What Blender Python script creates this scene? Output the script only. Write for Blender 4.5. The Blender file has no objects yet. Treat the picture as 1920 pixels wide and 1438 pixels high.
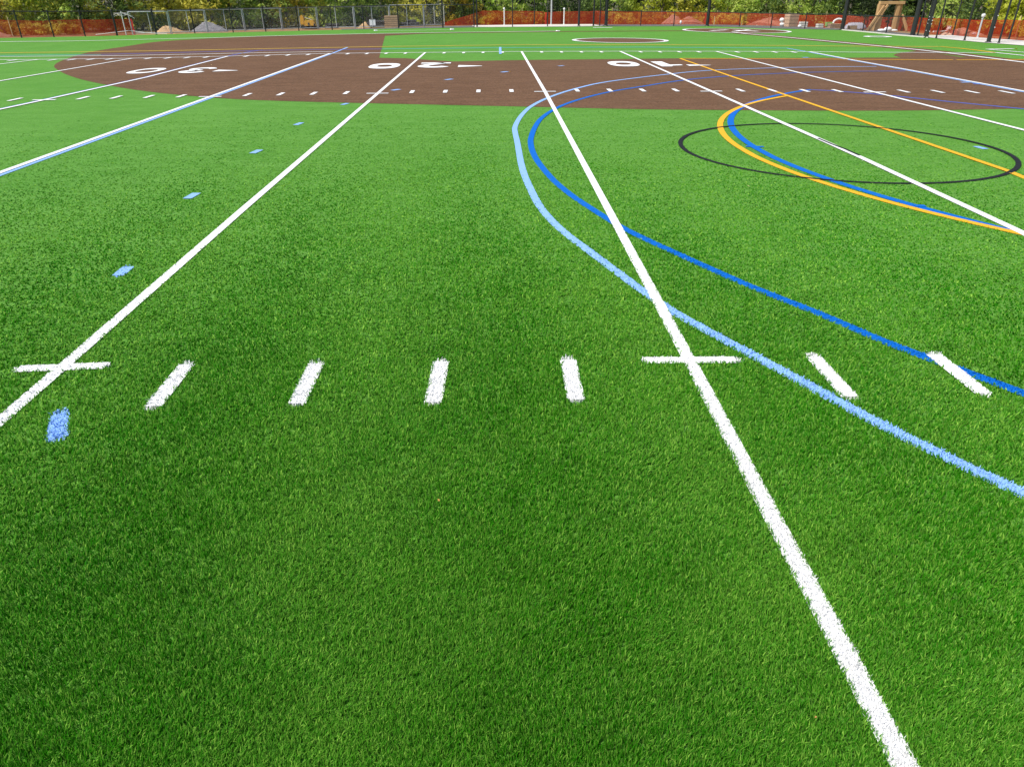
import bpy, math, random
import numpy as np

# ------------------------------------------------------------------ scene, camera, light
scene = bpy.context.scene
COL = scene.collection
rng = np.random.default_rng(7)
random.seed(7)
PI = math.pi

cam_data = bpy.data.cameras.new("camera")
cam_data.sensor_fit = 'HORIZONTAL'
cam_data.sensor_width = 36.0
cam_data.lens = 24.7690
cam_data.clip_start = 0.05
cam_data.clip_end = 3000
cam = bpy.data.objects.new("camera", cam_data)
COL.objects.link(cam)
from mathutils import Matrix, Vector
cam.matrix_world = Matrix(((0.999704, 0.016088, -0.018242, 3.161900),
 (-0.023727, 0.480063, -0.876913, -4.579700),
 (-0.005350, 0.877086, 0.480303, 2.339900),
 (0.000000, 0.000000, 0.000000, 1.000000)))
scene.camera = cam
VX, VY, VZ = cam.matrix_world.translation

SUN_EL, SUN_AZ = math.radians(55), math.radians(244)      # azimuth clockwise from +Y
world = bpy.data.worlds.new("World")
scene.world = world
world.use_nodes = True
wn = world.node_tree
bg = wn.nodes['Background']
sky = wn.nodes.new('ShaderNodeTexSky')
sky.sky_type = 'NISHITA'
sky.sun_disc = False
sky.sun_elevation = SUN_EL
sky.sun_rotation = SUN_AZ
sky.dust_density = 1.5
wn.links.new(sky.outputs[0], bg.inputs[0])
bg.inputs[1].default_value = 0.13
sun_data = bpy.data.lights.new("sun", 'SUN')
sun_data.energy = 4.2
sun_data.angle = math.radians(0.6)
sun_data.color = (1.0, 0.95, 0.87)
sun = bpy.data.objects.new("sun", sun_data)
COL.objects.link(sun)
sd = Vector((math.sin(SUN_AZ)*math.cos(SUN_EL), math.cos(SUN_AZ)*math.cos(SUN_EL), math.sin(SUN_EL)))
sun.rotation_euler = sd.to_track_quat('Z', 'Y').to_euler()
sun.location = (0, 0, 30)
scene.view_settings.view_transform = 'Standard'
scene.view_settings.look = 'None'
scene.view_settings.exposure = 0.35
scene.view_settings.gamma = 1.0
try:
    scene.cycles.max_bounces = 6
    scene.cycles.transparent_max_bounces = 8
except Exception:
    pass

# ------------------------------------------------------------------ helpers
def tag(o, label=None, cat=None, group=None, kind=None):
    if label: o['label'] = label
    if cat: o['category'] = cat
    if group: o['group'] = group
    if kind: o['kind'] = kind
    return o

def empty(name, loc=(0, 0, 0), rz=0.0):
    o = bpy.data.objects.new(name, None)
    COL.objects.link(o)
    o.empty_display_size = 0.3
    o.location = loc
    o.rotation_euler = (0, 0, rz)
    return o

def link_mesh(name, me, mat, parent=None):
    for m in (mat if isinstance(mat, (list, tuple)) else [mat]):
        me.materials.append(m)
    o = bpy.data.objects.new(name, me)
    COL.objects.link(o)
    if parent: o.parent = parent
    return o

class MB:
    """collects shapes for ONE mesh object"""
    def __init__(s): s.v = []; s.f = []
    def add(s, vs, fs):
        n = len(s.v); s.v += [tuple(p) for p in vs]; s.f += [tuple(i+n for i in q) for q in fs]; return s
    def box(s, c, d, rz=0.0, taper=1.0):
        cx, cy, cz = c; a, b, h = d[0]/2, d[1]/2, d[2]/2
        ca, sa = math.cos(rz), math.sin(rz)
        vs = []
        for z, k in ((-h, 1.0), (h, taper)):
            for x, y in ((-a, -b), (a, -b), (a, b), (-a, b)):
                vs.append((cx+(x*ca-y*sa)*k, cy+(x*sa+y*ca)*k, cz+z))
        return s.add(vs, [(3, 2, 1, 0), (4, 5, 6, 7), (0, 1, 5, 4), (1, 2, 6, 5), (2, 3, 7, 6), (3, 0, 4, 7)])
    def tube(s, p0, p1, r0, r1=None, n=8, cap=True):
        r1 = r0 if r1 is None else r1
        p0, p1 = Vector(p0), Vector(p1); d = (p1-p0).normalized()
        a = d.orthogonal().normalized(); b = d.cross(a)
        vs = []
        for p, r in ((p0, r0), (p1, r1)):
            for i in range(n):
                t = 2*PI*i/n; vs.append(p+a*(r*math.cos(t))+b*(r*math.sin(t)))
        fs = [(i, (i+1) % n, n+(i+1) % n, n+i) for i in range(n)]
        if cap: fs += [tuple(range(n-1, -1, -1)), tuple(range(n, 2*n))]
        return s.add(vs, fs)
    def path(s, pts, r, n=6):
        for a, b in zip(pts, pts[1:]): s.tube(a, b, r, n=n)
        return s
    def beam(s, p0, p1, w, h, up=(0, 0, 1)):
        p0, p1 = Vector(p0), Vector(p1); d = (p1-p0).normalized(); u = Vector(up)
        if abs(d.dot(u)) > .95: u = Vector((0, 1, 0))
        a = d.cross(u).normalized()*(w/2); b = a.cross(d).normalized()*(h/2)
        vs = [p+sa*a+sb*b for p in (p0, p1) for sa, sb in ((-1, -1), (1, -1), (1, 1), (-1, 1))]
        return s.add(vs, [(3, 2, 1, 0), (4, 5, 6, 7), (0, 1, 5, 4), (1, 2, 6, 5), (2, 3, 7, 6), (3, 0, 4, 7)])
    def ball(s, c, r, n=10, m=6, sq=(1, 1, 1)):
        vs = [(c[0], c[1], c[2]-r*sq[2])]
        for j in range(1, m):
            t = PI*j/m-PI/2
            for i in range(n):
                p = 2*PI*i/n
                vs.append((c[0]+r*sq[0]*math.cos(t)*math.cos(p), c[1]+r*sq[1]*math.cos(t)*math.sin(p), c[2]+r*sq[2]*math.sin(t)))
        vs.append((c[0], c[1], c[2]+r*sq[2])); L = len(vs)-1
        fs = [(0, 1+(i+1) % n, 1+i) for i in range(n)]
        for j in range(m-2):
            o = 1+j*n
            fs += [(o+i, o+(i+1) % n, o+n+(i+1) % n, o+n+i) for i in range(n)]
        o = 1+(m-2)*n
        fs += [(o+i, o+(i+1) % n, L) for i in range(n)]
        return s.add(vs, fs)
    def prism(s, poly, c, thick, ax):
        """poly of (along, up) pairs set up at c along direction ax and given thickness"""
        dx, dy = math.cos(ax), math.sin(ax); nx, ny = -dy*thick/2, dx*thick/2
        n = len(poly)
        vs = [(c[0]+a*dx+k*nx, c[1]+a*dy+k*ny, c[2]+u) for k in (-1, 1) for a, u in poly]
        return s.add(vs, [tuple(range(n)), tuple(range(2*n-1, n-1, -1))]+[(i, n+i, n+(i+1) % n, (i+1) % n) for i in range(n)])
    def wire(s, p0, p1, w):
        return s.tube(p0, p1, w, n=3, cap=False)
    def build(s, name, mat, parent=None, smooth=False):
        me = bpy.data.meshes.new(name); me.from_pydata(s.v, [], s.f); me.update()
        if smooth: me.shade_smooth()
        return link_mesh(name, me, mat, parent)

def np_mesh(name, V, F4=None, F3=None, tint=None, extra_poly=None):
    """mesh from arrays: V (n,3); F4 (m,4) quads; F3 (k,3) triangles"""
    me = bpy.data.meshes.new(name)
    F4 = np.zeros((0, 4), int) if F4 is None else F4
    F3 = np.zeros((0, 3), int) if F3 is None else F3
    loops = np.concatenate([F4.ravel(), F3.ravel()]).astype(np.int32)
    starts = np.concatenate([np.arange(len(F4))*4, len(F4)*4+np.arange(len(F3))*3]).astype(np.int32)
    me.vertices.add(len(V)); me.vertices.foreach_set('co', np.ascontiguousarray(V, np.float32).ravel())
    me.loops.add(len(loops)); me.loops.foreach_set('vertex_index', loops)
    me.polygons.add(len(starts)); me.polygons.foreach_set('loop_start', starts)
    me.update(calc_edges=True)
    if tint is not None:
        at = me.attributes.new('tint', 'FLOAT', 'POINT')
        at.data.foreach_set('value', np.ascontiguousarray(tint, np.float32))
    return me

# ------------------------------------------------------------------ materials
def srgb(r, g, b):
    f = lambda c: c/12.92 if c <= .04045 else ((c+.055)/1.055)**2.4
    return (f(r/255), f(g/255), f(b/255))

def mat(name, c, rough=.7, c2=None, scale=8.0, detail=4.0, bump=0.0, bscale=None, metal=0.0, spec=.4, tint=None, sheen=0.0, trans=0.0, stretch=None, lo=.35, hi=.65):
    m = bpy.data.materials.new(name); m.use_nodes = True
    nt = m.node_tree; N, L = nt.nodes, nt.links
    b = N['Principled BSDF']
    b.inputs['Roughness'].default_value = rough
    b.inputs['Metallic'].default_value = metal
    b.inputs['Specular IOR Level'].default_value = spec
    if sheen:
        b.inputs['Sheen Weight'].default_value = sheen
        b.inputs['Sheen Roughness'].default_value = .45
        b.inputs['Sheen Tint'].default_value = (*[min(1, x*2+.3) for x in c], 1)
    col = None
    tc = N.new('ShaderNodeTexCoord')
    vec = tc.outputs['Object']
    if stretch:
        mp = N.new('ShaderNodeMapping'); mp.inputs['Scale'].default_value = stretch
        L.new(vec, mp.inputs[0]); vec = mp.outputs[0]
    if c2 is not None:
        nz = N.new('ShaderNodeTexNoise'); nz.inputs['Scale'].default_value = scale; nz.inputs['Detail'].default_value = detail
        L.new(vec, nz.inputs['Vector'])
        rp = N.new('ShaderNodeMapRange'); rp.inputs[1].default_value = lo; rp.inputs[2].default_value = hi
        L.new(nz.outputs[0], rp.inputs[0])
        mx = N.new('ShaderNodeMix'); mx.data_type = 'RGBA'
        mx.inputs['A'].default_value = (*c, 1); mx.inputs['B'].default_value = (*c2, 1)
        L.new(rp.outputs[0], mx.inputs[0]); col = mx.outputs['Result']
    else:
        rg = N.new('ShaderNodeRGB'); rg.outputs[0].default_value = (*c, 1); col = rg.outputs[0]
    if tint:
        at = N.new('ShaderNodeAttribute'); at.attribute_name = 'tint'
        mx2 = N.new('ShaderNodeMix'); mx2.data_type = 'RGBA'
        L.new(at.outputs['Fac'], mx2.inputs[0]); L.new(col, mx2.inputs['A']); mx2.inputs['B'].default_value = (*tint, 1)
        col = mx2.outputs['Result']
    L.new(col, b.inputs['Base Color'])
    if bump:
        nb = N.new('ShaderNodeTexNoise'); nb.inputs['Scale'].default_value = bscale or scale*4; nb.inputs['Detail'].default_value = 3
        L.new(vec, nb.inputs['Vector'])
        bp = N.new('ShaderNodeBump'); bp.inputs['Strength'].default_value = bump; bp.inputs['Distance'].default_value = .02
        L.new(nb.outputs[0], bp.inputs['Height']); L.new(bp.outputs[0], b.inputs['Normal'])
    if trans:
        out = N['Material Output']
        tr = N.new('ShaderNodeBsdfTranslucent'); L.new(col, tr.inputs[0])
        ms = N.new('ShaderNodeMixShader'); ms.inputs[0].default_value = trans
        L.new(b.outputs[0], ms.inputs[1]); L.new(tr.outputs[0], ms.inputs[2]); L.new(ms.outputs[0], out.inputs['Surface'])
    return m

def field_mat(name, cols, patch, fine, sheen, fs=46, ms=11):
    """far-seen turf: woven fibre mottling on three scales, all in the ground's own coordinates"""
    m = bpy.data.materials.new(name); m.use_nodes = True
    nt = m.node_tree; N, L = nt.nodes, nt.links
    b = N['Principled BSDF']; b.inputs['Roughness'].default_value = .75; b.inputs['Specular IOR Level'].default_value = .08
    b.inputs['Sheen Weight'].default_value = sheen; b.inputs['Sheen Roughness'].default_value = .5
    b.inputs['Sheen Tint'].default_value = (*[min(1, x*1.6+.25) for x in cols[1]], 1)
    tc = N.new('ShaderNodeTexCoord')
    def noise(scale, detail, st=(1, 1, 1), rough=.6):
        mp = N.new('ShaderNodeMapping'); mp.inputs['Scale'].default_value = st; L.new(tc.outputs['Object'], mp.inputs[0])
        n = N.new('ShaderNodeTexNoise'); n.inputs['Scale'].default_value = scale; n.inputs['Detail'].default_value = detail; n.inputs['Roughness'].default_value = rough
        L.new(mp.outputs[0], n.inputs['Vector']); return n.outputs[0]
    def mr(s, a, c, lo=0, hi=1):
        r = N.new('ShaderNodeMapRange'); r.inputs[1].default_value = a; r.inputs[2].default_value = c; r.inputs[3].default_value = lo; r.inputs[4].default_value = hi
        L.new(s, r.inputs[0]); return r.outputs[0]
    def mixc(f, A, B):
        x = N.new('ShaderNodeMix'); x.data_type = 'RGBA'; L.new(f, x.inputs[0])
        for s, v in (('A', A), ('B', B)):
            if isinstance(v, tuple): x.inputs[s].default_value = (*v, 1)
            else: L.new(v, x.inputs[s])
        return x.outputs['Result']
    big = mr(noise(.35, 3, (1, .6, 1)), .35, .68)
    c = mixc(big, cols[0], cols[1])
    strk = mr(noise(2.2, 5, (.3, 1, 1), .75), .4, .62, 0, patch)
    c = mixc(strk, c, cols[2])
    fn = noise(fs, 4, (1, 1, 1), .8)
    md = noise(ms, 6, (.7, 1, 1), .85)
    c = mixc(mr(md, .38, .5, fine*.55, 0), c, tuple(x*.6 for x in cols[0]))
    c = mixc(mr(md, .54, .66, 0, fine*.5), c, tuple(min(1, x*1.35+.01) for x in cols[2]))
    f1 = mr(fn, .36, .5, fine, 0)
    c = mixc(f1, c, tuple(x*.42 for x in cols[0]))
    f2 = mr(fn, .55, .68, 0, fine)
    c = mixc(f2, c, tuple(min(1, x*1.7+.015) for x in cols[1]))
    L.new(c, b.inputs['Base Color'])
    bp = N.new('ShaderNodeBump'); bp.inputs['Strength'].default_value = .55; bp.inputs['Distance'].default_value = .03
    L.new(fn, bp.inputs['Height']); L.new(bp.outputs[0], b.inputs['Normal'])
    return m

G0, G1, G2 = ((.016, .158, .0012), (.027, .188, .002), (.085, .215, .045))
M = {}
M['turf'] = field_mat('green_turf', ((.070, .218, .018), (.092, .248, .026), (.118, .285, .044)), .7, .75, .1, 32, 8)
M['brown'] = field_mat('brown_turf', ((.108, .057, .029), (.130, .070, .037), (.165, .091, .050)), .75, .62, 0, 14, 4.5)
M['blade'] = mat('grass_fibre', G0, .55, c2=G1, scale=.8, detail=3, tint=(.25, .48, .06), spec=.06, trans=.28)
def paint(name, c, c2, k=1.12):
    return mat(name, c, .6, c2=c2, scale=70, detail=3, lo=.3, hi=.5, bump=.3, bscale=120, spec=.08, tint=tuple(min(.95, x*k) for x in c))
M['white'] = paint('white_fibre', (.70, .70, .69), (.74, .74, .73), .88)
M['lblue'] = paint('light_blue_fibre', (.20, .37, .68), (.23, .40, .72), 1.38)
M['blue'] = paint('blue_fibre', (.002, .105, .43), (.004, .12, .47), 1.05)
M['dblue'] = paint('dull_blue_fibre', (.05, .10, .42), (.06, .12, .46))
M['teal'] = paint('teal_fibre', (.06, .36, .36), (.09, .42, .42))
M['yellow'] = paint('yellow_fibre', (.66, .335, .015), (.70, .37, .02))
M['gold'] = paint('gold_fibre', (.62, .42, .05), (.66, .46, .07))
M['black'] = paint('black_fibre', (.010, .010, .010), (.016, .016, .016))
M['dirt'] = mat('bare_soil', srgb(150, 118, 84), .95, c2=srgb(116, 96, 62), scale=.9, bump=.5, bscale=7)
M['floor'] = mat('leaf_covered_soil', (.05, .055, .02), .95, c2=(.09, .075, .03), scale=1.2, bump=.6, bscale=6)
M['asphalt'] = mat('asphalt', (.10, .10, .10), .9, c2=(.13, .13, .125), scale=12, bump=.2, bscale=60)
M['concrete'] = mat('concrete', (.52, .49, .44), .85, c2=(.60, .57, .52), scale=3, bump=.15, bscale=30)
M['blackmetal'] = mat('black_coated_steel', (.012, .014, .014), .45, c2=(.02, .022, .022), scale=5, spec=.5)
M['galv'] = mat('galvanised_steel', (.50, .52, .52), .5, c2=(.42, .44, .45), scale=6, metal=.0)
M['orange'] = mat('orange_netting', (.60, .062, .014), .6, c2=(.46, .040, .012), scale=.7, detail=2, trans=.3)
M['redcloth'] = mat('bright_red_netting', (.70, .05, .03), .6, c2=(.55, .04, .02), scale=3, trans=.2)
M['wood'] = mat('fresh_timber', (.52, .33, .15), .7, c2=(.42, .25, .11), scale=3, stretch=(1, 1, .25), bump=.2, bscale=20)
M['stakewood'] = mat('pale_stake_wood', (.62, .50, .26), .8, c2=(.5, .38, .2), scale=5)
M['pallet'] = mat('stacked_boards', (.44, .30, .18), .85, c2=(.30, .20, .12), scale=4, stretch=(1, 1, 5), bump=.3)
M['paver'] = mat('tan_paver', (.50, .33, .22), .9, c2=(.42, .27, .18), scale=5, bump=.3)
M['sand'] = mat('sand', (.46, .31, .16), .95, c2=(.36, .23, .11), scale=3, bump=.8, bscale=9)
M['gravel'] = mat('grey_gravel', (.22, .21, .22), .95, c2=(.14, .14, .15), scale=5, bump=1, bscale=16)
M['reddirt'] = mat('reddish_soil', (.42, .24, .17), .95, c2=(.33, .19, .13), scale=3, bump=.8, bscale=9)
M['machine'] = mat('yellow_machine_paint', (.62, .34, .03), .4, c2=(.54, .28, .025), scale=4, spec=.5)
M['rubber'] = mat('black_rubber', (.02, .02, .022), .7, c2=(.03, .03, .03), scale=9)
M['plastic'] = mat('white_plastic', (.76, .76, .74), .5, c2=(.68, .68, .66), scale=6)
M['signwhite'] = mat('white_board', (.80, .80, .80), .5, c2=(.74, .74, .75), scale=4)
M['greencover'] = mat('faded_green_sheet', (.22, .34, .10), .7, c2=(.17, .27, .08), scale=4)
M['tape'] = mat('yellow_tape', (.80, .55, .04), .5, c2=(.72, .47, .03), scale=5, trans=.2)
M['tarp'] = mat('grey_tarp', (.34, .32, .36), .6, c2=(.26, .25, .29), scale=2, bump=.6, bscale=5)
M['bark'] = mat('tree_bark', (.12, .10, .075), .95, c2=(.19, .17, .14), scale=6, stretch=(1, 1, .2), bump=.8, bscale=12)
M['greytrunk'] = mat('grey_bark', (.26, .24, .21), .95, c2=(.18, .165, .14), scale=5, stretch=(1, 1, .2), bump=.6, bscale=12)
M['deadleaf'] = mat('dry_leaf', (.45, .22, .05), .7, c2=(.55, .33, .08), scale=30)
LEAF = {
 'olive': mat('olive_leaves', (0.496, 0.496, 0.061), .6, c2=(0.702, 0.619, 0.083), scale=.5, tint=(0.762, 0.756, 0.167), trans=.5),
 'green': mat('green_leaves', (0.265, 0.442, 0.056), .6, c2=(0.398, 0.574, 0.077), scale=.5, tint=(0.742, 0.782, 0.231), trans=.5),
 'bright': mat('bright_leaves', (0.370, 0.454, 0.025), .6, c2=(0.512, 0.568, 0.035), scale=.5, tint=(0.629, 0.629, 0.100), trans=.5),
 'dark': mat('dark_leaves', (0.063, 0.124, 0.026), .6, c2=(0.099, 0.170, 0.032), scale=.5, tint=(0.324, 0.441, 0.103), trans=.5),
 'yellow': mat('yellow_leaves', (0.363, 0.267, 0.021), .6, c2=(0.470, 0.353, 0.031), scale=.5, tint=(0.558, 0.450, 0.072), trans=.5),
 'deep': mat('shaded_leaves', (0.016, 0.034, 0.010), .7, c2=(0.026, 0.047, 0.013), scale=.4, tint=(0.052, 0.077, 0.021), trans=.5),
}

# ------------------------------------------------------------------ ground
def sheet(name, pts, z, m, kind='structure', thick=None):
    n = len(pts)
    me = bpy.data.meshes.new(name)
    if thick:
        me.from_pydata([(x, y, z) for x, y in pts]+[(x, y, z-thick) for x, y in pts], [],
                       [tuple(range(n))]+[(i, n+i, n+(i+1) % n, (i+1) % n) for i in range(n)])
    else:
        me.from_pydata([(x, y, z) for x, y in pts], [], [tuple(range(n))])
    import bmesh
    bm = bmesh.new(); bm.from_mesh(me)
    bmesh.ops.triangulate(bm, faces=[f for f in bm.faces if len(f.verts) > 4])
    bmesh.ops.recalc_face_normals(bm, faces=bm.faces)
    for f in bm.faces:
        if abs(f.normal.z) > .9 and f.normal.z < 0 and not thick: f.normal_flip()
    bm.to_mesh(me); bm.free()
    o = link_mesh(name, me, m)
    if kind: o['kind'] = kind
    return o

sheet('ground', [(-1500, -1500), (1500, -1500), (1500, 1500), (-1500, 1500)], -.05, M['dirt'])
turf_edge = [(-31.826, 51.834), (-26.63, 53.408), (-22.319, 55.871), (-15.252, 59.766), (-10.42, 62.139), (-6.284, 63.699), (-1.322, 65.224), (1.492, 65.714), (12.964, 66.035), (22.219, 64.672), (25.548, 59.2), (29.874, 55.248), (29.784, 46.748), (30.127, 43.464), (30.225, 37.933), (30.568, 35.103)]
x0, y0 = turf_edge[0]
xe, ye = turf_edge[-1]
sheet('artificial_turf_ground', [(-40, -30), (xe+.3, -30), (xe+.1, ye-6)]+turf_edge[::-1]+[(x0-20, y0-10.5), (-90, 10), (-90, -30)], 0, M['turf'], thick=.06)

def smooth(pts, n=8, closed=False):
    """Catmull-Rom through the points"""
    P = [Vector((*p, 0)) for p in pts]; out = []; N_ = len(P)
    rng_ = range(N_) if closed else range(N_-1)
    for i in rng_:
        a = P[(i-1) % N_] if closed or i > 0 else P[0]*2-P[1]
        b, c = P[i], P[(i+1) % N_]
        d = P[(i+2) % N_] if closed or i+2 < N_ else P[-1]*2-P[-2]
        for k in range(n):
            t = k/n
            q = .5*((2*b)+(c-a)*t+(2*a-5*b+4*c-d)*t*t+(3*b-a-3*c+d)*t**3)
            out.append((q.x, q.y))
    if not closed: out.append((P[-1].x, P[-1].y))
    return out

brown_low = smooth([(-15.961, 49.374), (-17.991, 45.53), (-17.856, 40.764), (-17.497, 35.752), (-16.207, 30.974), (-14.833, 27.409), (-13.142, 24.643), (-11.268, 22.079), (-9.299, 19.881), (-7.295, 17.978), (-5.557, 16.694), (-3.761, 15.69), (-1.916, 15.072), (0.088, 14.57), (2.27, 14.073), (4.101, 13.662), (6.599, 13.081), (10.239, 12.624), (12.658, 12.468), (15.486, 12.596)], 6)
brown_top = smooth([(-15.961, 49.374), (-13.624, 51.272), (-9.378, 52.47), (-4.9, 53.46), (-1.818, 54.112)], 4)
ex, ey = brown_low[-1]
right_in = [(24.896, 26.639), (23.079, 28.066), (23.376, 31.043), (23.509, 32.036)]
bump_ = [(22.857, 31.579), (22.068, 30.934), (21.395, 30.197), (20.83, 29.316), (20.61, 28.601), (20.508, 27.994)]
green_in = [(11.035, 28.473), (7.808, 28.38), (4.836, 28.264), (2.686, 28.015), (1.465, 27.74), (0.512, 28.576), (-0.752, 29.728), (-1.956, 30.101)]
infield = brown_low[:-1]+[(ex, ey), (ex+3, ey+1.0), (right_in[0][0]+4, right_in[0][1]-1.7)]+right_in+bump_+green_in+[(-4.484, 50.94)]+brown_top[::-1][:-1]
sheet('brown_infield_path', infield, .004, M['brown'])

# ------------------------------------------------------------------ painted and inlaid field markings
Z = {'lb0': .0055, 'lb': .007, 'b': .009, 'y': .011, 'k': .013, 'w': .015, 'k2': .017, 'w2': .017}
MARKS = []       # (object name, material, polyline or polygon, width, layer, label, category, group, round ends)
def mark(name, m, pts, w, layer, label, cat='field line', group=None):
    MARKS.append(dict(name=name, mat=m, pts=[tuple(p) for p in pts], w=w, z=Z[layer], layer=layer, label=label, cat=cat, group=group, poly=False))
def glyph(name, m, polys, layer, label, cat, group=None):
    MARKS.append(dict(name=name, mat=m, polys=polys, w=0, z=Z[layer], layer=layer, label=label, cat=cat, group=group, poly=True, pts=[p for q in polys for p in q]))

def extend(a, b, d):
    ax, ay = a; bx, by = b; l = math.hypot(bx-ax, by-ay)
    return (bx+(bx-ax)/l*d, by+(by-ay)/l*d)

def circle(c, r, n=72, a0=0, a1=2*PI):
    return [(c[0]+r*math.cos(a0+(a1-a0)*i/n), c[1]+r*math.sin(a0+(a1-a0)*i/n)) for i in range(n+1)]

# yard lines: world positions of their crossings
near_row = {k: p for k, p in zip((0, 1), [(-0.005, 0.035), (4.556, -0.004)])}
far_row = {k: p for k, p in zip((-2, -1, 0, 1, 2, 3), [(-8.832, 15.793), (-4.582, 16.195), (-0.102, 16.625), (4.584, 16.715), (9.212, 16.442), (13.565, 15.913)])}
side = {k: p for k, p in zip((-4, -3, -2, -1, 0, 1, 2, 3, 4), [(-17.222, 30.545), (-13.201, 30.861), (-9.176, 31.725), (-4.746, 33.124), (-0.166, 33.26), (4.521, 33.429), (9.292, 33.053), (13.832, 32.509), (18.074, 31.813)])}
place = {-4: 'second line left of the 30', -3: 'line just left of the 30', -2: 'line through the 30', -1: 'line between 30 and 20', 0: 'line through the 20',
         1: 'line between 20 and 10', 2: 'line through the 10', 3: 'line just right of the 10', 4: 'rightmost yard line'}
YL = {}
YL[0] = [extend(side[0], near_row[0], 2.2), near_row[0], [(-0.047, 4.372)][0], side[0]]
YL[1] = [[(4.546, -3.255)][0], [(4.54, -3.112)][0], near_row[1], far_row[1], side[1]]
YL[2] = [(8.936, 2.242), (9.031, 2.962), (9.146, 7.218)]+[far_row[2], side[2]]
YL[3] = [(13.487, 8.446), (13.503, 9.637)]+[far_row[3], side[3]]
YL[4] = [(17.89, 14.143), (17.667, 15.851), (17.855, 22.454), (17.892, 26.772)]+[side[4]]
YL[-1] = [(-4.487, 5.941), (-4.489, 6.7), (-4.541, 12.787)]+[far_row[-1], side[-1]]
YL[-2] = [(-8.914, 12.81), (-8.904, 13.99)]+[far_row[-2], [(-8.724, 21.87)][0], side[-2]]
YL[-3] = [(-12.969, 19.103), (-13.148, 20.997)]+[side[-3]]
YL[-4] = [(-17.362, 25.919), (-17.451, 28.101)]+[side[-4]]
ylab = {-4: 'short white yard line at the far left, leftmost of all the yard lines', -3: 'white yard line crossing the left tip of the brown infield, next left of the 30',
        -2: 'white yard line with a dull blue edge running between the digits of the 30', -1: 'white yard line with a pale blue edge, between the 30 and the 20',
        0: 'long white yard line running from the left edge past the digits of the 20', 1: 'widest white yard line, running from the bottom right corner to the sideline',
        2: 'white yard line with a black scuff inside the black circle, through the 10', 3: 'white yard line right of the 10, crossing the brown infield to the right edge',
        4: 'white yard line with a pale blue lower edge, rightmost of the yard lines'}
for k in YL:
    YL[k] = [extend(YL[k][1], YL[k][0], 4.0 if abs(k) < 3 else 2.5)]+YL[k]
for k, p in YL.items():
    w = .10 if k in (0, 1) else .11
    mark('yard_line', 'white', p, w, 'w', ylab[k], 'yard line', 'white yard lines')
def offset(p, d):
    o = []
    for i, q in enumerate(p):
        a, b = p[max(0, i-1)], p[min(len(p)-1, i+1)]
        l = math.hypot(b[0]-a[0], b[1]-a[1]); o.append((q[0]+(b[1]-a[1])/l*d, q[1]-(b[0]-a[0])/l*d))
    return o
mark('edge_line', 'lblue', offset(YL[-1], .085)+[(-4.772, 37.976)], .11, 'lb', 'pale blue stripe along the lower edge of the white line between 30 and 20')
mark('edge_line', 'dblue', offset(YL[-2], -.085)+[(-9.13, 35.024), (-8.847, 36.1)], .10, 'lb', 'dull blue stripe along the upper edge of the white line through the 30')
mark('edge_line', 'lblue', offset(YL[4], -.085)+[(17.996, 34.53)], .11, 'lb', 'pale blue stripe along the lower edge of the rightmost white yard line')

# crosses and one-yard ticks
def bar(c, w=.61, tilt=0.0):
    return [(c[0]-w/2, c[1]-tilt*w/2), (c[0]+w/2, c[1]+tilt*w/2)]
mark('cross_bar', 'white', [(-0.315, 0.017), (0.302, 0.05)], .105, 'w', 'white cross bar on the yard line at the left edge of the foreground', 'hash mark', 'cross bars of the hash rows')
mark('cross_bar', 'white', [(4.238, -0.003), (4.898, -0.017)], .105, 'w', 'white cross bar on the wide yard line right of centre in the foreground', 'hash mark', 'cross bars of the hash rows')
for k in (-2, -1, 0, 1, 2, 3):
    mark('cross_bar', 'white', bar(far_row[k]), .12, 'w', 'small far row cross bar on the '+place[k], 'hash mark', 'cross bars of the hash rows')
NT = [([(0.896, -0.583), (0.888, 0.081)], 'white foreground hash tick next to the left cross, leaning right the most'),
      ([(1.831, -0.58), (1.831, 0.062)], 'white foreground hash tick leaning slightly right, second from the left cross'),
      ([(2.725, -0.592), (2.741, 0.065)], 'white foreground hash tick standing nearly upright, in the middle between the two crosses'),
      ([(3.669, -0.585), (3.67, 0.064)], 'white foreground hash tick leaning slightly left, just left of the right cross'),
      ([(5.485, -0.61), (5.479, 0.05)], 'white foreground hash tick on grass between the pale blue and the blue curves'),
      ([(6.393, -0.594), (6.382, 0.055)], 'white foreground hash tick laid over the blue curve at the right edge')]
for p, lab in NT:
    p = [extend(p[1], p[0], -.03), extend(p[0], p[1], -.035)]
    mark('hash_tick', 'white', p, .12, 'w', lab, 'hash mark', 'hash ticks')
ordw = ['first', 'second', 'third', 'fourth']
def lerp(a, b, t): return (a[0]+(b[0]-a[0])*t, a[1]+(b[1]-a[1])*t)
far_row[-3] = (far_row[-2][0]*2-far_row[-1][0], far_row[-2][1]*2-far_row[-1][1]-.25)
far_row[4] = (far_row[3][0]*2-far_row[2][0], far_row[3][1]*2-far_row[2][1]-.15)
for k in range(-3, 4):
    for j in range(1, 5):
        if k == -3 and j < 4: continue
        c = lerp(far_row[k], far_row[k+1], j/5)
        d0 = (side[k][0]-far_row[k][0])/(side[k][1]-far_row[k][1])
        mark('hash_tick', 'white', [(c[0]-.03*d0, c[1]-.03), (c[0]+.60*d0, c[1]+.60)], .115, 'w',
             ordw[j-1]+' far hash row tick right of the '+place[k], 'hash mark', 'hash ticks')
for k in range(-4, 4):
    for j in range(1, 5):
        c = lerp(side[k], side[k+1], j/5)
        mark('sideline_tick', 'white', [(c[0], c[1]-.09), (c[0]-.005, c[1]-.78)], .13, 'w',
             ordw[j-1]+' small white sideline tick right of the '+place[k], 'sideline tick', 'sideline ticks')
c = side[-4]
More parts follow.
